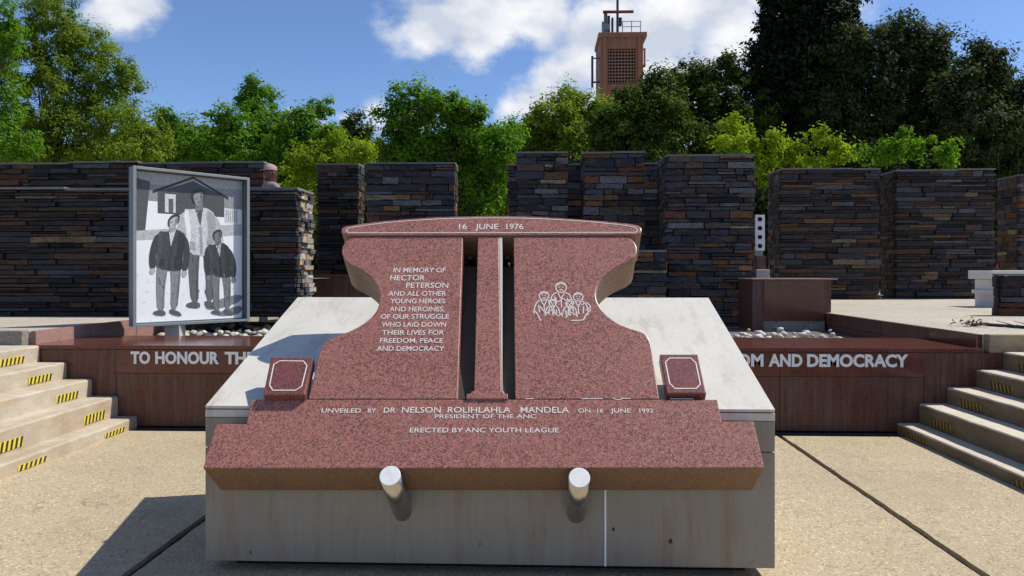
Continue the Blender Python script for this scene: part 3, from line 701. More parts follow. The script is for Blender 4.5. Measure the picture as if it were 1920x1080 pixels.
# ------------------------------------------------------------------ red granite slab (stela)
AL = R(50.5); SP = at_y(906, 878, 3.665); sn = Vector((0, -math.sin(AL), math.cos(AL))); su = Vector((0, math.cos(AL), math.sin(AL)))
def sp(px, py, off=0.0): return at_plane(px, py, SP+sn*off, sn)
TH = .26
sl = empty('memorial_slab', tuple(SP)); tag(sl, 'speckled red granite memorial slab with engraved white lettering leaning on the grey block', 'memorial')
def edge_mat(o):
    me = o.data; me.materials.append(m_gran_edge)
    for p in me.polygons:
        if abs(p.normal.dot(sn)) < .3 and (p.normal.z < -.3): p.material_index = 1
Lc = spline([(668, 443), (655, 448), (645, 457), (641, 470), (645, 485), (656, 495), (676, 505), (695, 520), (708, 538), (712, 557), (708, 578), (693, 598), (668, 615), (638, 628), (615, 637), (603, 650), (597, 668)], 6)
o = prism('left_wing', [sp(*p) for p in ([(868, 443)] + Lc + [(578, 748), (858, 748)])], sn, TH, m_gran, sl, .005); edge_mat(o)
Rc = spline([(1166, 442), (1180, 446), (1190, 455), (1194, 467), (1191, 480), (1180, 489), (1160, 498), (1140, 511), (1124, 528), (1117, 548), (1121, 568), (1135, 588), (1158, 606), (1185, 617), (1206, 624), (1217, 636), (1222, 655)], 6)
o = prism('right_wing', [sp(*p) for p in ([(963, 443)] + Rc + [(1236, 748), (966, 748)])], sn, TH, m_gran, sl, .005); edge_mat(o)
prism('centre_bar', [sp(*p) for p in [(896, 443), (935, 443), (940, 735), (889, 735)]], sn, TH, m_gran, sl, .004)
m_slot = flat('painted_slot_sunlight', (.6, .55, .48), .5)  # pale colour paints sunlight on the side wall of the slot
prism('lit_slot_edge', [sp(*p) for p in [(935.6, 444), (941.5, 444), (941.5, 735), (940.5, 735)]], sn, TH*.6, m_slot, sl, .001)
prism('centre_foot', [sp(*p, .012) for p in [(884, 733), (944, 733), (946, 738), (952, 738), (952, 747.4), (874, 747.4), (875, 738), (882, 738)]], sn, TH*.8, m_gran, sl, .003)
o = prism('base_piece', [sp(*p) for p in [(470, 749), (1345, 749), (1353, 790), (1413, 790), (1433.5, 877), (380.5, 878), (405, 795), (462, 795)]], sn, TH+.01, m_gran, sl, .004); edge_mat(o)
capo = spline([(650, 441), (641, 436), (642, 427), (660, 422), (720, 414), (800, 408), (870, 405.5), (930, 404.5), (1000, 406), (1080, 410.5), (1150, 416), (1190, 421), (1202, 427), (1202, 436), (1193, 440)], 6)
o = prism('cap_piece', [sp(*p, .012) for p in capo], sn, TH+.02, m_gran, sl, .006); edge_mat(o)
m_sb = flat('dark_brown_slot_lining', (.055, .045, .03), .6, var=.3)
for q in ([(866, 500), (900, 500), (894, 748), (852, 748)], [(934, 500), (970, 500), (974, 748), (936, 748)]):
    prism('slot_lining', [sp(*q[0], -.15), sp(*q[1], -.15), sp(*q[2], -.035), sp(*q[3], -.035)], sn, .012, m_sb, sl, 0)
# dark steel bracket behind slots with two bolts
pts = [sp(870, 470, -TH-.02), sp(968, 470, -TH-.02), sp(972, 560, -TH-.02), sp(862, 560, -TH-.02)]
br = prism('rear_bracket', pts, sn, .05, flat('dark_bracket', (.02, .02, .02), .6), sl, .003)
for (bx, by) in ((882, 488), (951, 488)):
    c = sp(bx, by, -TH*.75); bm = bmesh.new(); tube(bm, c-sn*.08, c+sn*.02, .016, .016, 10); tube(bm, c+sn*.02, c+sn*.03, .022, .018, 6); bm_obj('bolt', bm, m_steel, sl)
# engraving: ribbons
def ribbon(name, pts, w, m, parent, n, lift=.0015, closed=False):
    V, Fc = [], []; k = len(pts)
    for i, p in enumerate(pts):
        a = pts[(i-1) % k] if (closed or i) else pts[i]; b = pts[(i+1) % k] if (closed or i < k-1) else pts[i]
        t = (b-a); s = n.cross(t); s = s.normalized() if s.length > 1e-9 else Vector((1, 0, 0)); V += [p+s*w/2+n*lift, p-s*w/2+n*lift]
    for i in range(k if closed else k-1):
        a, b = 2*i, 2*((i+1) % k); Fc.append((a, a+1, b+1, b))
    return V, Fc
def ribbons(name, lines, w, m, parent, n, lift=.0015):
    V, Fc = [], []
    for pts, cl in lines:
        v, f = ribbon(name, pts, w, m, parent, n, lift, cl); o_ = len(V); V += v; Fc += [tuple(i+o_ for i in q) for q in f]
    return link(name, mesh(name, V, Fc), m, parent)
inner = spline([(655, 436.5), (650, 434), (652, 429), (664, 426), (722, 418), (800, 412), (870, 409.5), (930, 408.8), (1000, 410), (1080, 414), (1148, 420), (1185, 425), (1194, 429), (1194, 434), (1190, 436)], 5)
ribbons('cap_outline', [([sp(*p, .012) for p in inner], True)], .005, m_engr, sl, sn)
def gtext(s, x0, x1, yb, yt, bold=.004, off=0.0):
    p0, p1 = sp(x0, yb, off), sp(x1, yb, off); top = (sp(x0, yt, off)-p0).length
    return place_text(s, p0, p1, top, 'inscription', m_engr, sl, sn, su, bold, lift=.0012, thick=.0008)
for (s, a, b, yb, yt) in [('IN MEMORY OF', 737, 835, 511, 502), ('HECTOR', 731, 796, 526, 516), ('PETERSON', 761, 840, 540, 530), ('AND ALL OTHER', 728, 836, 555, 546), ('YOUNG HEROES', 731, 834, 569, 560), ('AND HEROINES,', 730, 833, 584, 575),
        ('OF OUR STRUGGLE', 713, 841, 598, 589), ('WHO LAID DOWN', 715, 836, 613, 604), ('THEIR LIVES FOR', 716, 832, 628, 619), ('FREEDOM, PEACE', 712, 830, 643, 634), ('AND DEMOCRACY', 706, 832, 658, 649),
        ('UNVEILED', 602, 676, 774, 766), ('BY', 689, 704, 774, 766), ('DR', 719, 741, 774, 764), ('NELSON', 753, 826, 774, 763), ('ROLIHLAHLA', 839, 957, 774, 763), ('MANDELA', 976, 1067, 774, 763), ('ON', 1084, 1107, 774, 766), ('16', 1120, 1131, 774, 766), ('JUNE', 1145, 1183, 774, 766), ('1992', 1199, 1225, 774, 766),
        ('PRESIDENT OF THE ANC', 815, 1005, 784.5, 777), ('ERECTED BY ANC YOUTH LEAGUE', 768, 1048, 811, 802)]:
    gtext(s, a, b, yb, yt)
for (s, a, b) in [('16', 860, 875), ('JUNE', 891, 934), ('1976', 949, 981)]: gtext(s, a, b, 430, 419.5, off=.012)
# generic engraved group of busts, plain outline drawing
def circ(cx, cy, rx, ry, n=18, a0=0, a1=360): return [sp(cx+rx*math.cos(R(a0+(a1-a0)*i/n)), cy+ry*math.sin(R(a0+(a1-a0)*i/n))) for i in range(n+(a1-a0 < 360))]
def cv(*pts): return ([sp(*p) for p in spline(pts, 5)], False)
E = [(circ(1052, 539, 10, 9.5), True), (circ(1020, 555, 9, 8), True), (circ(1084, 557, 9, 8), True)]
E += [(circ(1036, 568, 7, 6.5), True), (circ(1068, 569, 7, 6.5), True)]
for (cx, cy_, s) in ((1052, 539, 1.0), (1020, 555, .85), (1084, 557, .85), (1036, 568, .62), (1068, 569, .62)):
    E += [cv((cx-7*s, cy_-4*s), (cx, cy_-7*s), (cx+7*s, cy_-4*s)), cv((cx-3*s, cy_+4*s), (cx, cy_+5*s), (cx+3*s, cy_+4*s)), cv((cx-4*s, cy_), (cx-2*s, cy_-.6)), cv((cx+2*s, cy_-.6), (cx+4*s, cy_))]
    E += [cv((cx-8*s, cy_+9*s), (cx-17*s, cy_+16*s), (cx-22*s, cy_+32*s), (cx-22*s, cy_+40*s)), cv((cx+8*s, cy_+9*s), (cx+17*s, cy_+16*s), (cx+22*s, cy_+32*s), (cx+21*s, cy_+40*s)),
          cv((cx-6*s, cy_+10*s), (cx, cy_+20*s), (cx+6*s, cy_+10*s)), cv((cx, cy_+20*s), (cx+1, cy_+38*s)), cv((cx-12*s, cy_+20*s), (cx-10*s, cy_+36*s)), cv((cx+12*s, cy_+20*s), (cx+11*s, cy_+36*s))]
E += [cv((1000, 580), (1008, 590), (1014, 602)), cv((1108, 580), (1098, 592), (1092, 600), (1070, 601)), cv((1022, 590), (1034, 582), (1046, 592), (1058, 583)), cv((1060, 596), (1072, 586), (1084, 594)), cv((1012, 574), (1020, 584), (1030, 588)), cv((1040, 556), (1046, 566), (1056, 560), (1064, 568)), cv((1090, 572), (1100, 568), (1107, 576), (1098, 582))]
ribbons('engraved_emblem', E, .0062, m_engr, sl, sn)
# chipped edge mark at right of base seam
ribbons('chip_marks', [([sp(*p) for p in q], False) for q in [[(1149, 747), (1158, 750), (1167, 748)], [(1165, 747), (1182, 747.5)], [(985, 748), (1001, 747.6)], [(1090, 748), (1130, 747.8)], [(1256, 748), (1300, 748.3)]]], .004, m_engr, sl, sn, .002)

# small plaques
def plaque(px, label):
    off = .085
    pa_ = R(36); pn = Vector((0, -math.sin(pa_), math.cos(pa_)))
    mid = ((px[2][0]+px[3][0])/2, px[2][1]); p0 = at_plane(*mid, Vector((0, YB, ZF))+nb*off, nb)
    P = [at_plane(a, b, p0, pn) for (a, b) in px]
    t = empty('stone_plaque', tuple(P[0])); tag(t, label, 'plaque', 'small plaques on the sloping block')
    prism('body', P, pn, .065, m_gran_pl, t, .006)
    prism('spacer', [p+(sum(P, Vector())/4-p)*.3-pn*.066 for p in P], pn, .05, m_core, t, 0)
    c = sum(P, Vector())/4; ax = [c+(p-c)*.78 for p in P]
    L = []
    for i in range(4):
        a, p, b = ax[i-1], ax[i], ax[(i+1) % 4]
        L += [p+(a-p)*.13, p+((a-p)*.075+(b-p)*.075), p+(b-p)*.16]
    ribbons('engraved_border', [(L, True)], .006, m_engr, t, pn)
m_gran_pl = granite('maroon_granite_plaque', (.16, .05, .042), (.07, .03, .03), (.3, .15, .13), (.21, .07, .06), .32, .9)
plaque([(508, 669), (588, 670), (571, 740), (493, 740)], 'small maroon granite plaque with an empty engraved border, left of the slab')
plaque([(1237, 664), (1309, 664), (1325, 737), (1251, 737)], 'small maroon granite plaque with an empty engraved border, right of the slab')

# pins
for (bx, lab) in ((735, 'left steel pin holding up the bottom edge of the slab'), (1085, 'right steel pin holding up the bottom edge of the slab')):
    r = .051; base = sp(bx, 878); c = Vector((base.x, SP.y, SP.z)) - su*(r+.004) + sn*.028
    t = empty('support_pin', tuple(c)); tag(t, lab, 'pin', 'steel pins under the slab')
    bm = bmesh.new(); L = (YB+.03-c.y)/math.sin(AL); tube(bm, c-sn*L, c-sn*.004, r, r, 40); bm_obj('shaft', bm, m_steel, t, smooth=False)
    bm = bmesh.new(); tube(bm, c-sn*.004, c, r+.001, r-.002, 40); bm_obj('end_cap', bm, m_steel_cap, t)
    for o in t.children:
        for p in o.data.polygons: p.use_smooth = len(p.vertices) == 4

# ------------------------------------------------------------------ tower
YT = 62
tw = empty('church_tower', (at_y(1165, 100, YT).x, YT, 0)); tag(tw, 'square brown brick tower with a lattice opening and rooftop aerials above the trees', 'tower')
b = MB('brown_brick'); vv = b.n.new('ShaderNodeTexBrick'); b.l.new(b.src('world'), vv.inputs['Vector']); vv.inputs['Scale'].default_value = 2.2
vv.inputs['Color1'].default_value = (.30, .125, .07, 1); vv.inputs['Color2'].default_value = (.36, .155, .09, 1); vv.inputs['Mortar'].default_value = (.24, .12, .08, 1); vv.inputs['Mortar Size'].default_value = .012
b.col(b.mix(b.ramp(b.noise(.5, 5), [(.4, .0), (.7, .4)]), vv.outputs['Color'], (.2, .09, .055))).set(.85); m_brick = b.m
m_tdark = flat('dark_steelwork', (.05, .04, .045), .6); m_lat = flat('brown_lattice', (.3, .15, .1), .7)
tx = lambda px: at_y(px, 100, YT).x
tz = lambda py: at_y(1165, py, YT).z
xa, xb = tx(1126), tx(1206); xi, xj2 = tx(1140), tx(1192)
zt_, zo, zo2 = tz(70), tz(91), tz(158)
boxes('wall', [(xa, xi, YT, YT+.6, -.1, zt_), (xj2, xb, YT, YT+.6, -.1, zt_), (xi, xj2, YT, YT+.6, zo, zt_), (xi, xj2, YT, YT+.6, -.1, zo2)], m_brick, tw)
boxes('side_wall', [(xa, xa+.5, YT+.6, YT+4, -.1, zt_), (xb-.5, xb, YT+.6, YT+4, -.1, zt_), (xa+.5, xb-.5, YT+3.5, YT+4, -.1, zt_)], m_brick, tw)
boxes('roof', [(xa-.18, xb+.3, YT-.15, YT+4.2, zt_+.003, tz(61))], m_brick, tw, bev=.03)
boxes('recess_wall', [(xi, xj2, YT+1.0, YT+1.1, zo2, zo)], m_dark_hole, tw)
nlat = 9
for k in range(nlat): 
    X = xi+(xj2-xi)*(k+.5)/nlat; boxes('lattice_upright', [(X-.045, X+.045, YT+.2, YT+.38, zo2, zo)], m_lat, tw)
for k in range(11):
    z = zo2+(zo-zo2)*(k+.5)/11; boxes('lattice_rail', [(xi, xj2, YT+.14, YT+.19, z-.045, z+.045)], m_lat, tw)
boxes('corner_pilaster', [(tx(1130), tx(1137), YT-.12, YT-.002, zo2-1, zt_-.02), (tx(1196), tx(1202), YT-.12, YT-.002, zo2-3, zt_-.02)], m_brick, tw)
boxes('lower_recess', [(tx(1146), tx(1156), YT-.02, YT-.003, tz(178), tz(168))], m_dark_hole, tw)
# cross mast
cm_ = empty('rooftop_cross', (tx(1160), YT+.9, tz(60))); tag(cm_, 'dark mast with a red horizontal bar on the tower roof', 'cross')
bm = bmesh.new(); tube(bm, (tx(1160), YT+.9, tz(60)), (tx(1160), YT+.9, tz(-40)), .11, .10); bm_obj('mast', bm, m_tdark, cm_)
bm = bmesh.new(); tube(bm, (tx(1132), YT+.78, tz(16)), (tx(1190), YT+.78, tz(16)), .13, .13); bm_obj('cross_bar', bm, flat('dark_red_paint', (.16, .03, .03), .5), cm_)
an = empty('antenna_cluster', (tx(1138), YT+1, tz(60))); tag(an, 'grey cluster of panel aerials on the left of the tower roof', 'antenna')
for (px, y0, y1, w, m) in [(1138, 60, 11, .28, m_frame_in), (1133, 60, 32, .2, m_frame), (1144, 58, 20, .2, m_tdark), (1151, 60, 24, .16, m_tdark), (1166, 40, 24, .24, m_tdark), (1140, 48, 36, .5, m_frame)]:
    X = tx(px); boxes('aerial_panel', [(X-w/2, X+w/2, YT+1+random.uniform(-.2, .2), YT+1.3+random.uniform(0, .2), tz(y0), tz(y1))], m, an, bev=.02)
rl = empty('roof_railing', (tx(1185), YT+.5, tz(60))); tag(rl, 'thin metal railing on the right of the tower roof', 'railing')
for px in (1168, 1185, 1202): bm = bmesh.new(); tube(bm, (tx(px), YT+.3, tz(60)), (tx(px), YT+.3, tz(37)), .035, .035); bm_obj('railing_post', bm, m_frame, rl)
for py in (38, 48): bm = bmesh.new(); tube(bm, (tx(1168), YT+.3, tz(py)), (tx(1202), YT+.3, tz(py)), .03, .03); bm_obj('rail', bm, m_frame, rl)
sb = empty('side_aerial', (tx(1112), YT+1, tz(130))); tag(sb, 'long panel aerial bracketed to the left side of the tower', 'antenna')
boxes('aerial_panel', [(tx(1110), tx(1114), YT+.8, YT+1.05, tz(158), tz(99))], m_tdark, sb)
for q in ((104, 102), (150, 147)): boxes('bracket', [(tx(1114), xa, YT+.85, YT+.95, tz(q[0]), tz(q[1]))], m_tdark, sb)
boxes('pipe', [(tx(1119), tx(1121.5), YT+.7, YT+.9, tz(175), tz(88))], m_frame_in, sb)
sb = empty('side_aerial', (tx(1211), YT+1, tz(100))); tag(sb, 'small panel aerial bracketed to the right side of the tower', 'antenna')
boxes('aerial_panel', [(tx(1210), tx(1213), YT+.8, YT+1.0, tz(120), tz(85))], m_lat, sb)
for q in ((88, 86), (118, 116)): boxes('bracket', [(xb, tx(1210), YT+.85, YT+.92, tz(q[0]), tz(q[1]))], m_tdark, sb)

# ------------------------------------------------------------------ trees
def leafmat(name, c1, c2, c3, tr=.35):
    b = MB(name); n = b.noise(1.1, 5, .6); n2 = b.noise(9, 3, .7)
    c = b.mix(b.ramp(n, [(.35, .0), (.65, 1.0)]), c1, c2); c = b.mix(b.ramp(n2, [(.5, .0), (.72, .85)]), c, c3)
    b.col(c).set(.75, 0, .12)
    t = b.n.new('ShaderNodeBsdfTranslucent'); b.l.new(b.mix(1.0, c, (1.25, 1.35, .55), 'MULTIPLY'), t.inputs['Color'])
    ms = b.n.new('ShaderNodeMixShader'); ms.inputs[0].default_value = tr; b.l.new(b.p.outputs[0], ms.inputs[1]); b.l.new(t.outputs[0], ms.inputs[2]); b.l.new(ms.outputs[0], b.out.inputs['Surface'])
    return b.m
L_olive = leafmat('leaves_olive_green', (.11, .185, .018), (.22, .29, .028), (.34, .38, .07), .5)
L_green = leafmat('leaves_mid_green', (.065, .165, .014), (.14, .265, .02), (.25, .36, .04), .5)
L_bright = leafmat('leaves_bright_green', (.16, .25, .012), (.24, .32, .02), (.32, .38, .04), .5)
L_dark = leafmat('leaves_dark_green', (.028, .056, .010), (.07, .115, .016), (.16, .21, .035), .34)
L_grey = leafmat('leaves_grey_green', (.022, .034, .011), (.065, .088, .026), (.18, .21, .085), .3)
L_conif = leafmat('leaves_conifer', (.010, .019, .009), (.016, .028, .012), (.03, .045, .02), .1)
m_bark = flat('bark', (.035, .028, .022), .9, var=.4, scale=14)

CD = 50
def leaves(lobes, Y, size, dens, shell=.55, spread=.34, elong=1.0, droop=0.0):
    """lobes: photo-pixel ellipses at depth Y -> numpy leaf quads"""
    s = Y/F; Cs = []; Rs = []
    for (px, py, rx, ry) in lobes:
        c = at_y(px, py, Y+random.uniform(-.6, .6)); Rx, Rz = rx*s*1.1, ry*s*1.12; Ry = (Rx+Rz)*.5*.8
        area = Rx*Rz; nc = max(8, int(area*CD))
        d = RNG.normal(size=(nc, 3)); d /= np.linalg.norm(d, axis=1)[:, None]; r = (shell+(1-shell)*RNG.random(nc))[:, None]
        r *= (0.88+.24*RNG.random(nc))[:, None]
        cc = np.array(c)+d*r*np.array([Rx, Ry, Rz]); Cs.append(cc); Rs.append(np.column_stack([d, np.full(nc, min(Rx, Rz))]))
    Cs = np.vstack(Cs); Rs = np.vstack(Rs)
    per = int(dens); n = len(Cs)*per
    Rs[:, :3] *= 1; base = np.repeat(Cs, per, 0); od = np.repeat(Rs[:, :3], per, 0)
    cr = np.repeat((spread*(.6+.8*RNG.random(len(Cs))))[:, None], per, 0)
    off = RNG.normal(size=(n, 3)); off /= np.linalg.norm(off, axis=1)[:, None]; off *= (RNG.random((n, 1))**.5)*cr*np.array([1, 1, .75])
    # twigs: some leaves shot outwards
    tw = RNG.random(n) < .2; off[tw] += od[tw]*(RNG.random((tw.sum(), 1))*cr[tw]*.7) + np.array([0, 0, 1])*(RNG.random((tw.sum(), 1))*cr[tw]*.55)
    P = base+off
    nrm_ = off*1.0/(cr+1e-6)+np.repeat(Rs[:, :3], per, 0)*.3+RNG.normal(size=(n, 3))*.6+np.array([.35, 0, .75]); nrm_ /= np.linalg.norm(nrm_, axis=1)[:, None]
    a = np.cross(nrm_, RNG.normal(size=(n, 3))); a /= np.linalg.norm(a, axis=1)[:, None]+1e-9
    a[:, 2] += elong-1.0; b_ = np.cross(nrm_, a)
    sz = size*(.6+.8*RNG.random((n, 1))); a = a*sz*elong; b_ = b_*sz*.5
    V = np.empty((n, 4, 3)); V[:, 0] = P-a; V[:, 1] = P-a*.1-b_; V[:, 2] = P+a; V[:, 3] = P-a*.1+b_
    return V.reshape(-1, 3), Cs
def quads_obj(name, V, m, parent=None):
    n = len(V)//4; me = bpy.data.meshes.new(name); me.vertices.add(len(V)); me.vertices.foreach_set('co', V.astype(np.float32).ravel())
    me.loops.add(len(V)); me.loops.foreach_set('vertex_index', np.arange(len(V), dtype=np.int32)); me.polygons.add(n)
    me.polygons.foreach_set('loop_start', np.arange(0, len(V), 4, dtype=np.int32)); me.update(calc_edges=True)
    return link(name, me, m, parent)
def tree(name, label, cat, lobes, Y, m, size=.09, dens=60, shell=.5, spread=.34, elong=1.0, trunk=None, zb=Z1, bough=5, group=None, tr=.16):
    V, Cs = leaves(lobes, Y, size, dens, shell, spread, elong)
    tx_ = trunk if trunk is not None else sum(l[0] for l in lobes)/len(lobes)
    X = at_y(tx_, 300, Y).x; t = empty(name, (X, Y, zb)); tag(t, label, cat, group)
    quads_obj('crown', V, m, t)
    bm = bmesh.new(); top = at_y(tx_, min(l[1] for l in lobes)+20, Y).z; low = zb
    h = top-low; pts = [Vector((X+.12*math.sin(k*1.7)*k*.3, Y, low+h*.72*k/5)) for k in range(6)]
    for k in range(5): tube(bm, pts[k], pts[k+1], tr*(1-k*.15), tr*(1-(k+1)*.15), 8)
    bm_obj('trunk', bm, m_bark, t, smooth=True)
    bm = bmesh.new(); idx = RNG.choice(len(Cs), min(bough*len(lobes), len(Cs)), replace=False)
    for i in idx:
        c = Vector(Cs[i]); k = min(4, max(1, int((c.z-low)/h*4)-random.randint(0, 1))); a = pts[k]
        mid = (a+c)/2+Vector((random.uniform(-.2, .2), random.uniform(-.2, .2), random.uniform(-.25, .1))); r = tr*.2
        tube(bm, a, mid, r, r*.6, 5, False); tube(bm, mid, c, r*.6, r*.15, 5, False)
    bm_obj('branches', bm, m_bark, t, smooth=True)
    return t

tree('leafy_tree', 'tall loose olive green tree at the far left with sky showing through', 'tree', [(105, 20, 60, 40), (85, 75, 75, 40), (165, 90, 65, 42), (130, 150, 70, 30), (215, 130, 45, 32), (245, 155, 32, 22), (40, 130, 60, 45), (190, 195, 65, 40), (90, 215, 90, 45), (215, 235, 55, 35), (30, 250, 70, 50), (130, 275, 110, 35)], 25, L_olive, 0.050, 114, .45, .30, trunk=110)
tree('leafy_tree', 'green tree cut off by the left edge of the photo', 'tree', [(5, 45, 38, 42), (-35, 100, 70, 60), (-10, 190, 55, 60), (0, 265, 70, 45)], 22, L_green, 0.060, 78, .4, .30, trunk=-40)
tree('young_tree', 'olive toned bushy tree beside the tall left tree', 'tree', [(255, 225, 35, 30), (275, 265, 50, 40), (240, 290, 60, 30)], 23.5, L_olive, 0.056, 81, .4, .28, tr=.1)
tree('young_tree', 'low green tree directly above the framed picture', 'tree', [(310, 225, 20, 18), (335, 250, 42, 35), (320, 290, 60, 35), (375, 270, 35, 35)], 26, L_green, 0.064, 89, .35, .3, tr=.1)
tree('young_tree', 'green tree with a small notch left of the pointed one', 'tree', [(415, 215, 24, 18), (425, 250, 45, 38), (420, 300, 60, 32)], 25, L_green, 0.064, 89, .35, .3, tr=.1)
tree('young_tree', 'pointed green tree, tallest between the left tree and the sky gap', 'tree', [(484, 175, 36, 26), (475, 205, 34, 24), (500, 235, 48, 34), (490, 280, 70, 42), (470, 330, 50, 40)], 27, L_green, 0.068, 94, .35, .32, tr=.13)
tree('young_tree', 'green tree with two upright sprays behind the person in the cap', 'tree', [(600, 205, 26, 20), (565, 225, 30, 24), (590, 250, 48, 34), (550, 285, 55, 42), (545, 345, 45, 50)], 26, L_green, 0.068, 89, .35, .3, tr=.12)
tree('young_tree', 'yellow green bush tree above the narrow slate pier', 'tree', [(640, 275, 38, 24), (600, 300, 50, 32), (675, 295, 35, 26), (575, 345, 45, 45), (610, 390, 60, 40)], 23, L_bright, 0.060, 83, .35, .28, tr=.1)
tree('pine_tree', 'small dark tree in front of the little cloud', 'tree', [(660, 225, 22, 18), (680, 255, 30, 22), (648, 255, 25, 20), (670, 290, 50, 30)], 30, L_dark, 0.064, 81, .3, .3, tr=.1)
tree('leafy_tree', 'wide bushy green tree rising above the slate gap in the middle', 'tree', [(775, 185, 38, 26), (835, 195, 42, 28), (745, 225, 38, 34), (885, 212, 30, 22), (800, 240, 75, 45), (885, 255, 70, 42), (760, 290, 70, 45), (850, 310, 80, 50), (935, 285, 50, 45), (900, 370, 70, 60), (955, 250, 22, 16)], 24, L_green, 0.064, 101, .35, .30, trunk=840)
tree('leafy_tree', 'pale yellow green tree left of the brown tower', 'tree', [(1065, 185, 34, 20), (1030, 215, 42, 24), (1095, 205, 48, 26), (1060, 245, 75, 35), (1000, 250, 35, 30), (1010, 300, 60, 50), (1140, 215, 30, 26)], 27, L_olive, 0.068, 81, .35, .32, trunk=1060)
tree('leafy_tree', 'dark rounded tree in front of the foot of the tower', 'tree', [(1180, 190, 42, 30), (1235, 165, 45, 30), (1160, 235, 60, 40), (1230, 225, 70, 45), (1190, 290, 110, 50)], 25, L_dark, 0.068, 97, .35, .3, trunk=1200)
tree('leafy_tree', 'dark green tree between the tower and the tall conifer', 'tree', [(1300, 150, 48, 30), (1360, 140, 45, 30), (1320, 195, 75, 45), (1290, 250, 80, 50), (1370, 230, 70, 60), (1380, 310, 70, 50)], 28, L_dark, 0.072, 102, .35, .32, trunk=1330)
tree('conifer_tree', 'very tall near black conifer reaching the top of the photo', 'tree', [(1500, -40, 50, 40), (1515, 10, 75, 42), (1480, 55, 55, 36), (1550, 60, 60, 45), (1470, 110, 62, 40), (1450, 150, 58, 34), (1520, 140, 70, 50), (1475, 200, 80, 45), (1500, 270, 90, 55)], 30, L_conif, .11, 90, .3, .4, trunk=1510, tr=.3)
tree('leafy_tree', 'huge dark grey green tree filling the upper right', 'tree', [(1600, 90, 60, 45), (1680, 80, 55, 45), (1745, 105, 50, 40), (1640, 150, 90, 55), (1740, 170, 80, 50), (1570, 190, 70, 50), (1660, 240, 110, 60), (1760, 250, 80, 60), (1580, 270, 80, 50), (1650, 330, 130, 50)], 29, L_grey, 0.064, 108, .35, .36, trunk=1650, tr=.35, elong=1.25)
tree('leafy_tree', 'dark grey green tree at the upper right edge of the photo', 'tree', [(1845, 125, 45, 40), (1815, 175, 60, 45), (1890, 190, 55, 50), (1950, 220, 70, 70), (1850, 250, 80, 60), (1920, 310, 90, 60), (1810, 320, 70, 60), (1880, 390, 70, 60)], 27, L_grey, 0.064, 108, .35, .34, trunk=1880, tr=.3, elong=1.25)
tree('young_tree', 'bright lime green young tree above the broad pier by the white post', 'tree', [(1385, 240, 38, 24), (1370, 275, 42, 26), (1430, 265, 34, 22), (1435, 315, 34, 28), (1400, 300, 40, 20)], 20.5, L_bright, 0.056, 83, .4, .25, tr=.08)
tree('young_tree', 'bright green young tree above the pier behind the granite block', 'tree', [(1540, 260, 32, 20), (1490, 285, 36, 22), (1550, 290, 38, 20), (1500, 310, 50, 18)], 20.8, L_bright, 0.056, 78, .4, .24, tr=.08)
tree('young_tree', 'half shaded green young tree above the rightmost broad pier', 'tree', [(1680, 270, 40, 24), (1640, 295, 48, 18), (1745, 275, 34, 18), (1760, 300, 28, 16)], 21.5, L_green, 0.056, 75, .4, .25, tr=.08)
# far wood closing the view
V, _ = leaves([(x, 338+14*math.sin(x*.011), 120, 75) for x in range(-500, 2500, 110)] + [(x, 420, 130, 90) for x in range(-500, 2500, 120)], 38, .22, 30, .15, .7)
fw = quads_obj('far_wood', V, L_dark); tag(fw, 'dark mass of trees behind the slate piers', 'trees', kind='stuff')

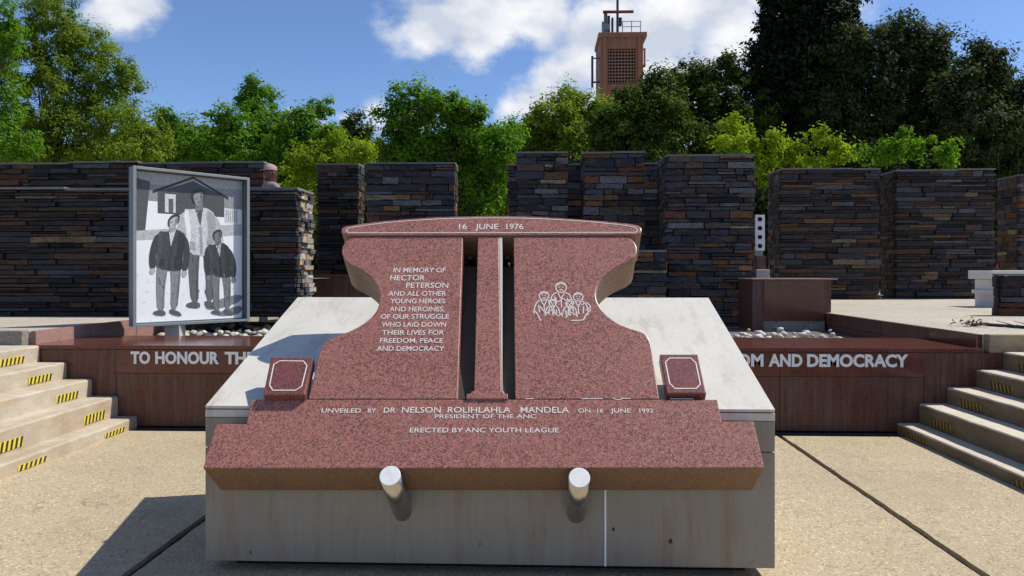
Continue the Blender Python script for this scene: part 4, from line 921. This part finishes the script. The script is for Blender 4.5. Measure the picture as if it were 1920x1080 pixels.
# ------------------------------------------------------------------ people
m_skin = flat('brown_skin', (.16, .075, .045), .5, spec=.4)
def skinmesh(name, verts, edges, radii, m, parent, root=0, sub=2):
    me = bpy.data.meshes.new(name); me.from_pydata([tuple(v) for v in verts], edges, []); o = link(name, me, m, parent)
    sk = o.modifiers.new('skin', 'SKIN'); sk.use_smooth_shade = True
    for i, r in enumerate(radii):
        me.skin_vertices[0].data[i].radius = (r if isinstance(r, tuple) else (r, r)); me.skin_vertices[0].data[i].use_root = (i == root)
    s = o.modifiers.new('sub', 'SUBSURF'); s.levels = sub; s.render_levels = sub; return o
def person(loc, rz, hgt, top_m, leg_m, label, cap_m=None):
    t = empty('person', loc); tag(t, label, 'person'); k = hgt/1.75
    V = [(0, 0, .95), (0, 0, 1.12), (0, 0, 1.32), (0, .0, 1.45), (0, 0, 1.52), (.17, 0, 1.43), (.24, .02, 1.14), (.24, -.06, .88), (-.17, 0, 1.43), (-.24, .02, 1.14), (-.24, -.06, .88), (.09, 0, .88), (.10, 0, .48), (.10, .02, .08), (.11, -.13, .04), (-.09, 0, .88), (-.10, 0, .48), (-.10, .02, .08), (-.11, -.13, .04)]
    E = [(0, 1), (1, 2), (2, 3), (3, 4), (3, 5), (5, 6), (6, 7), (3, 8), (8, 9), (9, 10), (0, 11), (11, 12), (12, 13), (13, 14), (0, 15), (15, 16), (16, 17), (17, 18)]
    Rr = [(.15, .11), (.14, .10), (.16, .11), (.10, .08), .055, .065, .048, .036, .065, .048, .036, .09, .062, .045, .035, .09, .062, .045, .035]
    def T(v): c = Vector(v)*k; c.rotate(Matrix.Rotation(rz, 3, 'Z')); return c+Vector(loc)
    body = skinmesh('body', [T(v) for v in V], E, [tuple(x*k for x in r) if isinstance(r, tuple) else r*k for r in Rr], top_m, t)
    # head
    bm = bmesh.new(); bmesh.ops.create_uvsphere(bm, u_segments=20, v_segments=16, radius=1)
    for v in bm.verts:
        c = v.co; x, y, z = c
        jaw = max(0, -z)
        c.x = x*.078*(1-.28*jaw); c.y = y*.098*(1-.12*jaw)-.012*jaw; c.z = z*.118
        if y < -.8 and -.25 < z < .15 and abs(x) < .22: c.y -= .022*(1-abs(x)*4)
        if y < -.6 and .05 < z < .3 and .2 < abs(x) < .55: c.y += .008
    for v in bm.verts: v.co = T((v.co.x/k*k, v.co.y, v.co.z+1.66))
    bm_obj('head', bm, m_skin, t, smooth=True)
    for sg in (-1, 1):
        bm = bmesh.new(); bmesh.ops.create_uvsphere(bm, u_segments=8, v_segments=6, radius=1, matrix=Matrix.Translation(T((sg*.08, .01, 1.655))) @ Matrix.Rotation(rz, 4, 'Z') @ Matrix.Diagonal((.012, .022, .034, 1)))
        bm_obj('ear', bm, m_skin, t, smooth=True)
    for sg in (-1, 1):
        bm = bmesh.new()
        tube(bm, T((sg*.24, -.06, .88)), T((sg*.24, -.08, .79)), .03, .026, 8)
        for f in range(4): tube(bm, T((sg*.24, -.05-.014*f, .80)), T((sg*.235, -.06-.014*f, .715+.008*abs(f-1.5))), .009, .007, 6)
        tube(bm, T((sg*.225, -.10, .84)), T((sg*.215, -.125, .78)), .011, .008, 6)
        bm_obj('hand', bm, m_skin, t, smooth=True)
    if cap_m:
        bm = bmesh.new(); bmesh.ops.create_uvsphere(bm, u_segments=20, v_segments=12, radius=1)
        bmesh.ops.delete(bm, geom=[v for v in bm.verts if v.co.z < -.02], context='VERTS')
        for v in bm.verts: v.co = T((v.co.x*.092, v.co.y*.112, v.co.z*.105+1.70))
        cp = bm_obj('cap', bm, cap_m, t, smooth=True)
        pts = [(.085*math.cos(a), -.09-.085*math.sin(a)*1.0, 1.705-.01*math.sin(a)) for a in np.linspace(0, math.pi, 10)]
        n_ = Vector((0, 0, 1)); prism('brim', [T(p) for p in pts], n_, .008, cap_m, cp, 0)
    else:
        bm = bmesh.new(); bmesh.ops.create_uvsphere(bm, u_segments=16, v_segments=10, radius=1)
        bmesh.ops.delete(bm, geom=[v for v in bm.verts if v.co.z < -.1 and v.co.y < .2], context='VERTS')
        for v in bm.verts: v.co = T((v.co.x*.088, v.co.y*.107+.006, v.co.z*.125+1.675))
        bm_obj('hair', bm, flat('black_hair', (.015, .012, .01), .7), t, smooth=True)
    bm = bmesh.new()
    for sg in (-1, 1):
        tube(bm, T((sg*.10, 0, .9)), T((sg*.105, .005, .10)), .105, .075, 12)
    bm_obj('trousers', bm, leg_m, t, smooth=True)
    return t
hp = at_y(507, 307, 11.6)
person((hp.x, 11.6, hp.z-1.80-.005), R(-35), 1.75, flat('dusty_pink_shirt', (.27, .19, .19), .8), flat('dark_trousers', (.05, .05, .07), .8), 'person in a dusty pink cap looking over the long left slate wall', flat('pink_cap_cloth', (.36, .24, .25), .8))
boxes('raised_step', [(hp.x-.8, hp.x+.8, 11.25, 12.1, 1.5, hp.z-1.80)], m_conc_grey, rw)
person((at_y(1874, 450, 23).x, 23, Z1), R(190), 1.75, flat('black_top', (.03, .025, .03), .8), flat('red_trousers', (.35, .02, .025), .8), 'distant person in a dark top and red trousers between the far right piers')
sg_ = empty('notice_pole', (at_y(1889, 450, 22).x, 22, Z1)); tag(sg_, 'slim pale pole with a blue grey board between the far right piers', 'pole')
bm = bmesh.new(); tube(bm, (sg_.location.x, 22, Z1), (sg_.location.x, 22, at_y(1889, 402, 22).z), .03, .03); bm_obj('pole', bm, m_white, sg_)
boxes('board', [(sg_.location.x+.06, sg_.location.x+.36, 22, 22.04, at_y(1900, 484, 22).z, at_y(1900, 426, 22).z)], flat('blue_grey_board', (.16, .2, .27), .6, var=.6, scale=14), sg_)
# dry twig litter on the right plaza
bm = bmesh.new(); a0 = at_z(1822, 609, Z1+.03); prev = a0
tg = empty('fallen_branch', tuple(a0)); tag(tg, 'dry fallen branch lying across the plaza by the right kerb', 'branch')
for k in range(1, 9):
    q = at_z(1822+k*22, 606+k*1.6+random.uniform(-.6, .6), Z1+.03); tube(bm, prev, q, .018, .016, 6)
    if k < 8: tube(bm, q, q+Vector((random.uniform(-.2, .1), random.uniform(-.15, .25), random.uniform(0, .07))), .008, .003, 5)
    prev = q
bm_obj('stem', bm, m_bark, tg)
Vt = []
for k in range(90):
    c = Vector(a0)+Vector((random.gauss(0, .09), random.gauss(0, .09), abs(random.gauss(0, .03)))); d = Vector((random.gauss(0, 1), random.gauss(0, 1), random.gauss(0, .6))).normalized()*.03; e_ = d.cross(Vector((random.random(), 0, 1))).normalized()*.01
    Vt += [c-d, c-e_, c+d, c+e_]
o = quads_obj('dry_leaves', np.array([tuple(v) for v in Vt]), flat('dry_leaf', (.09, .06, .035), .8), tg); o['kind'] = 'stuff'
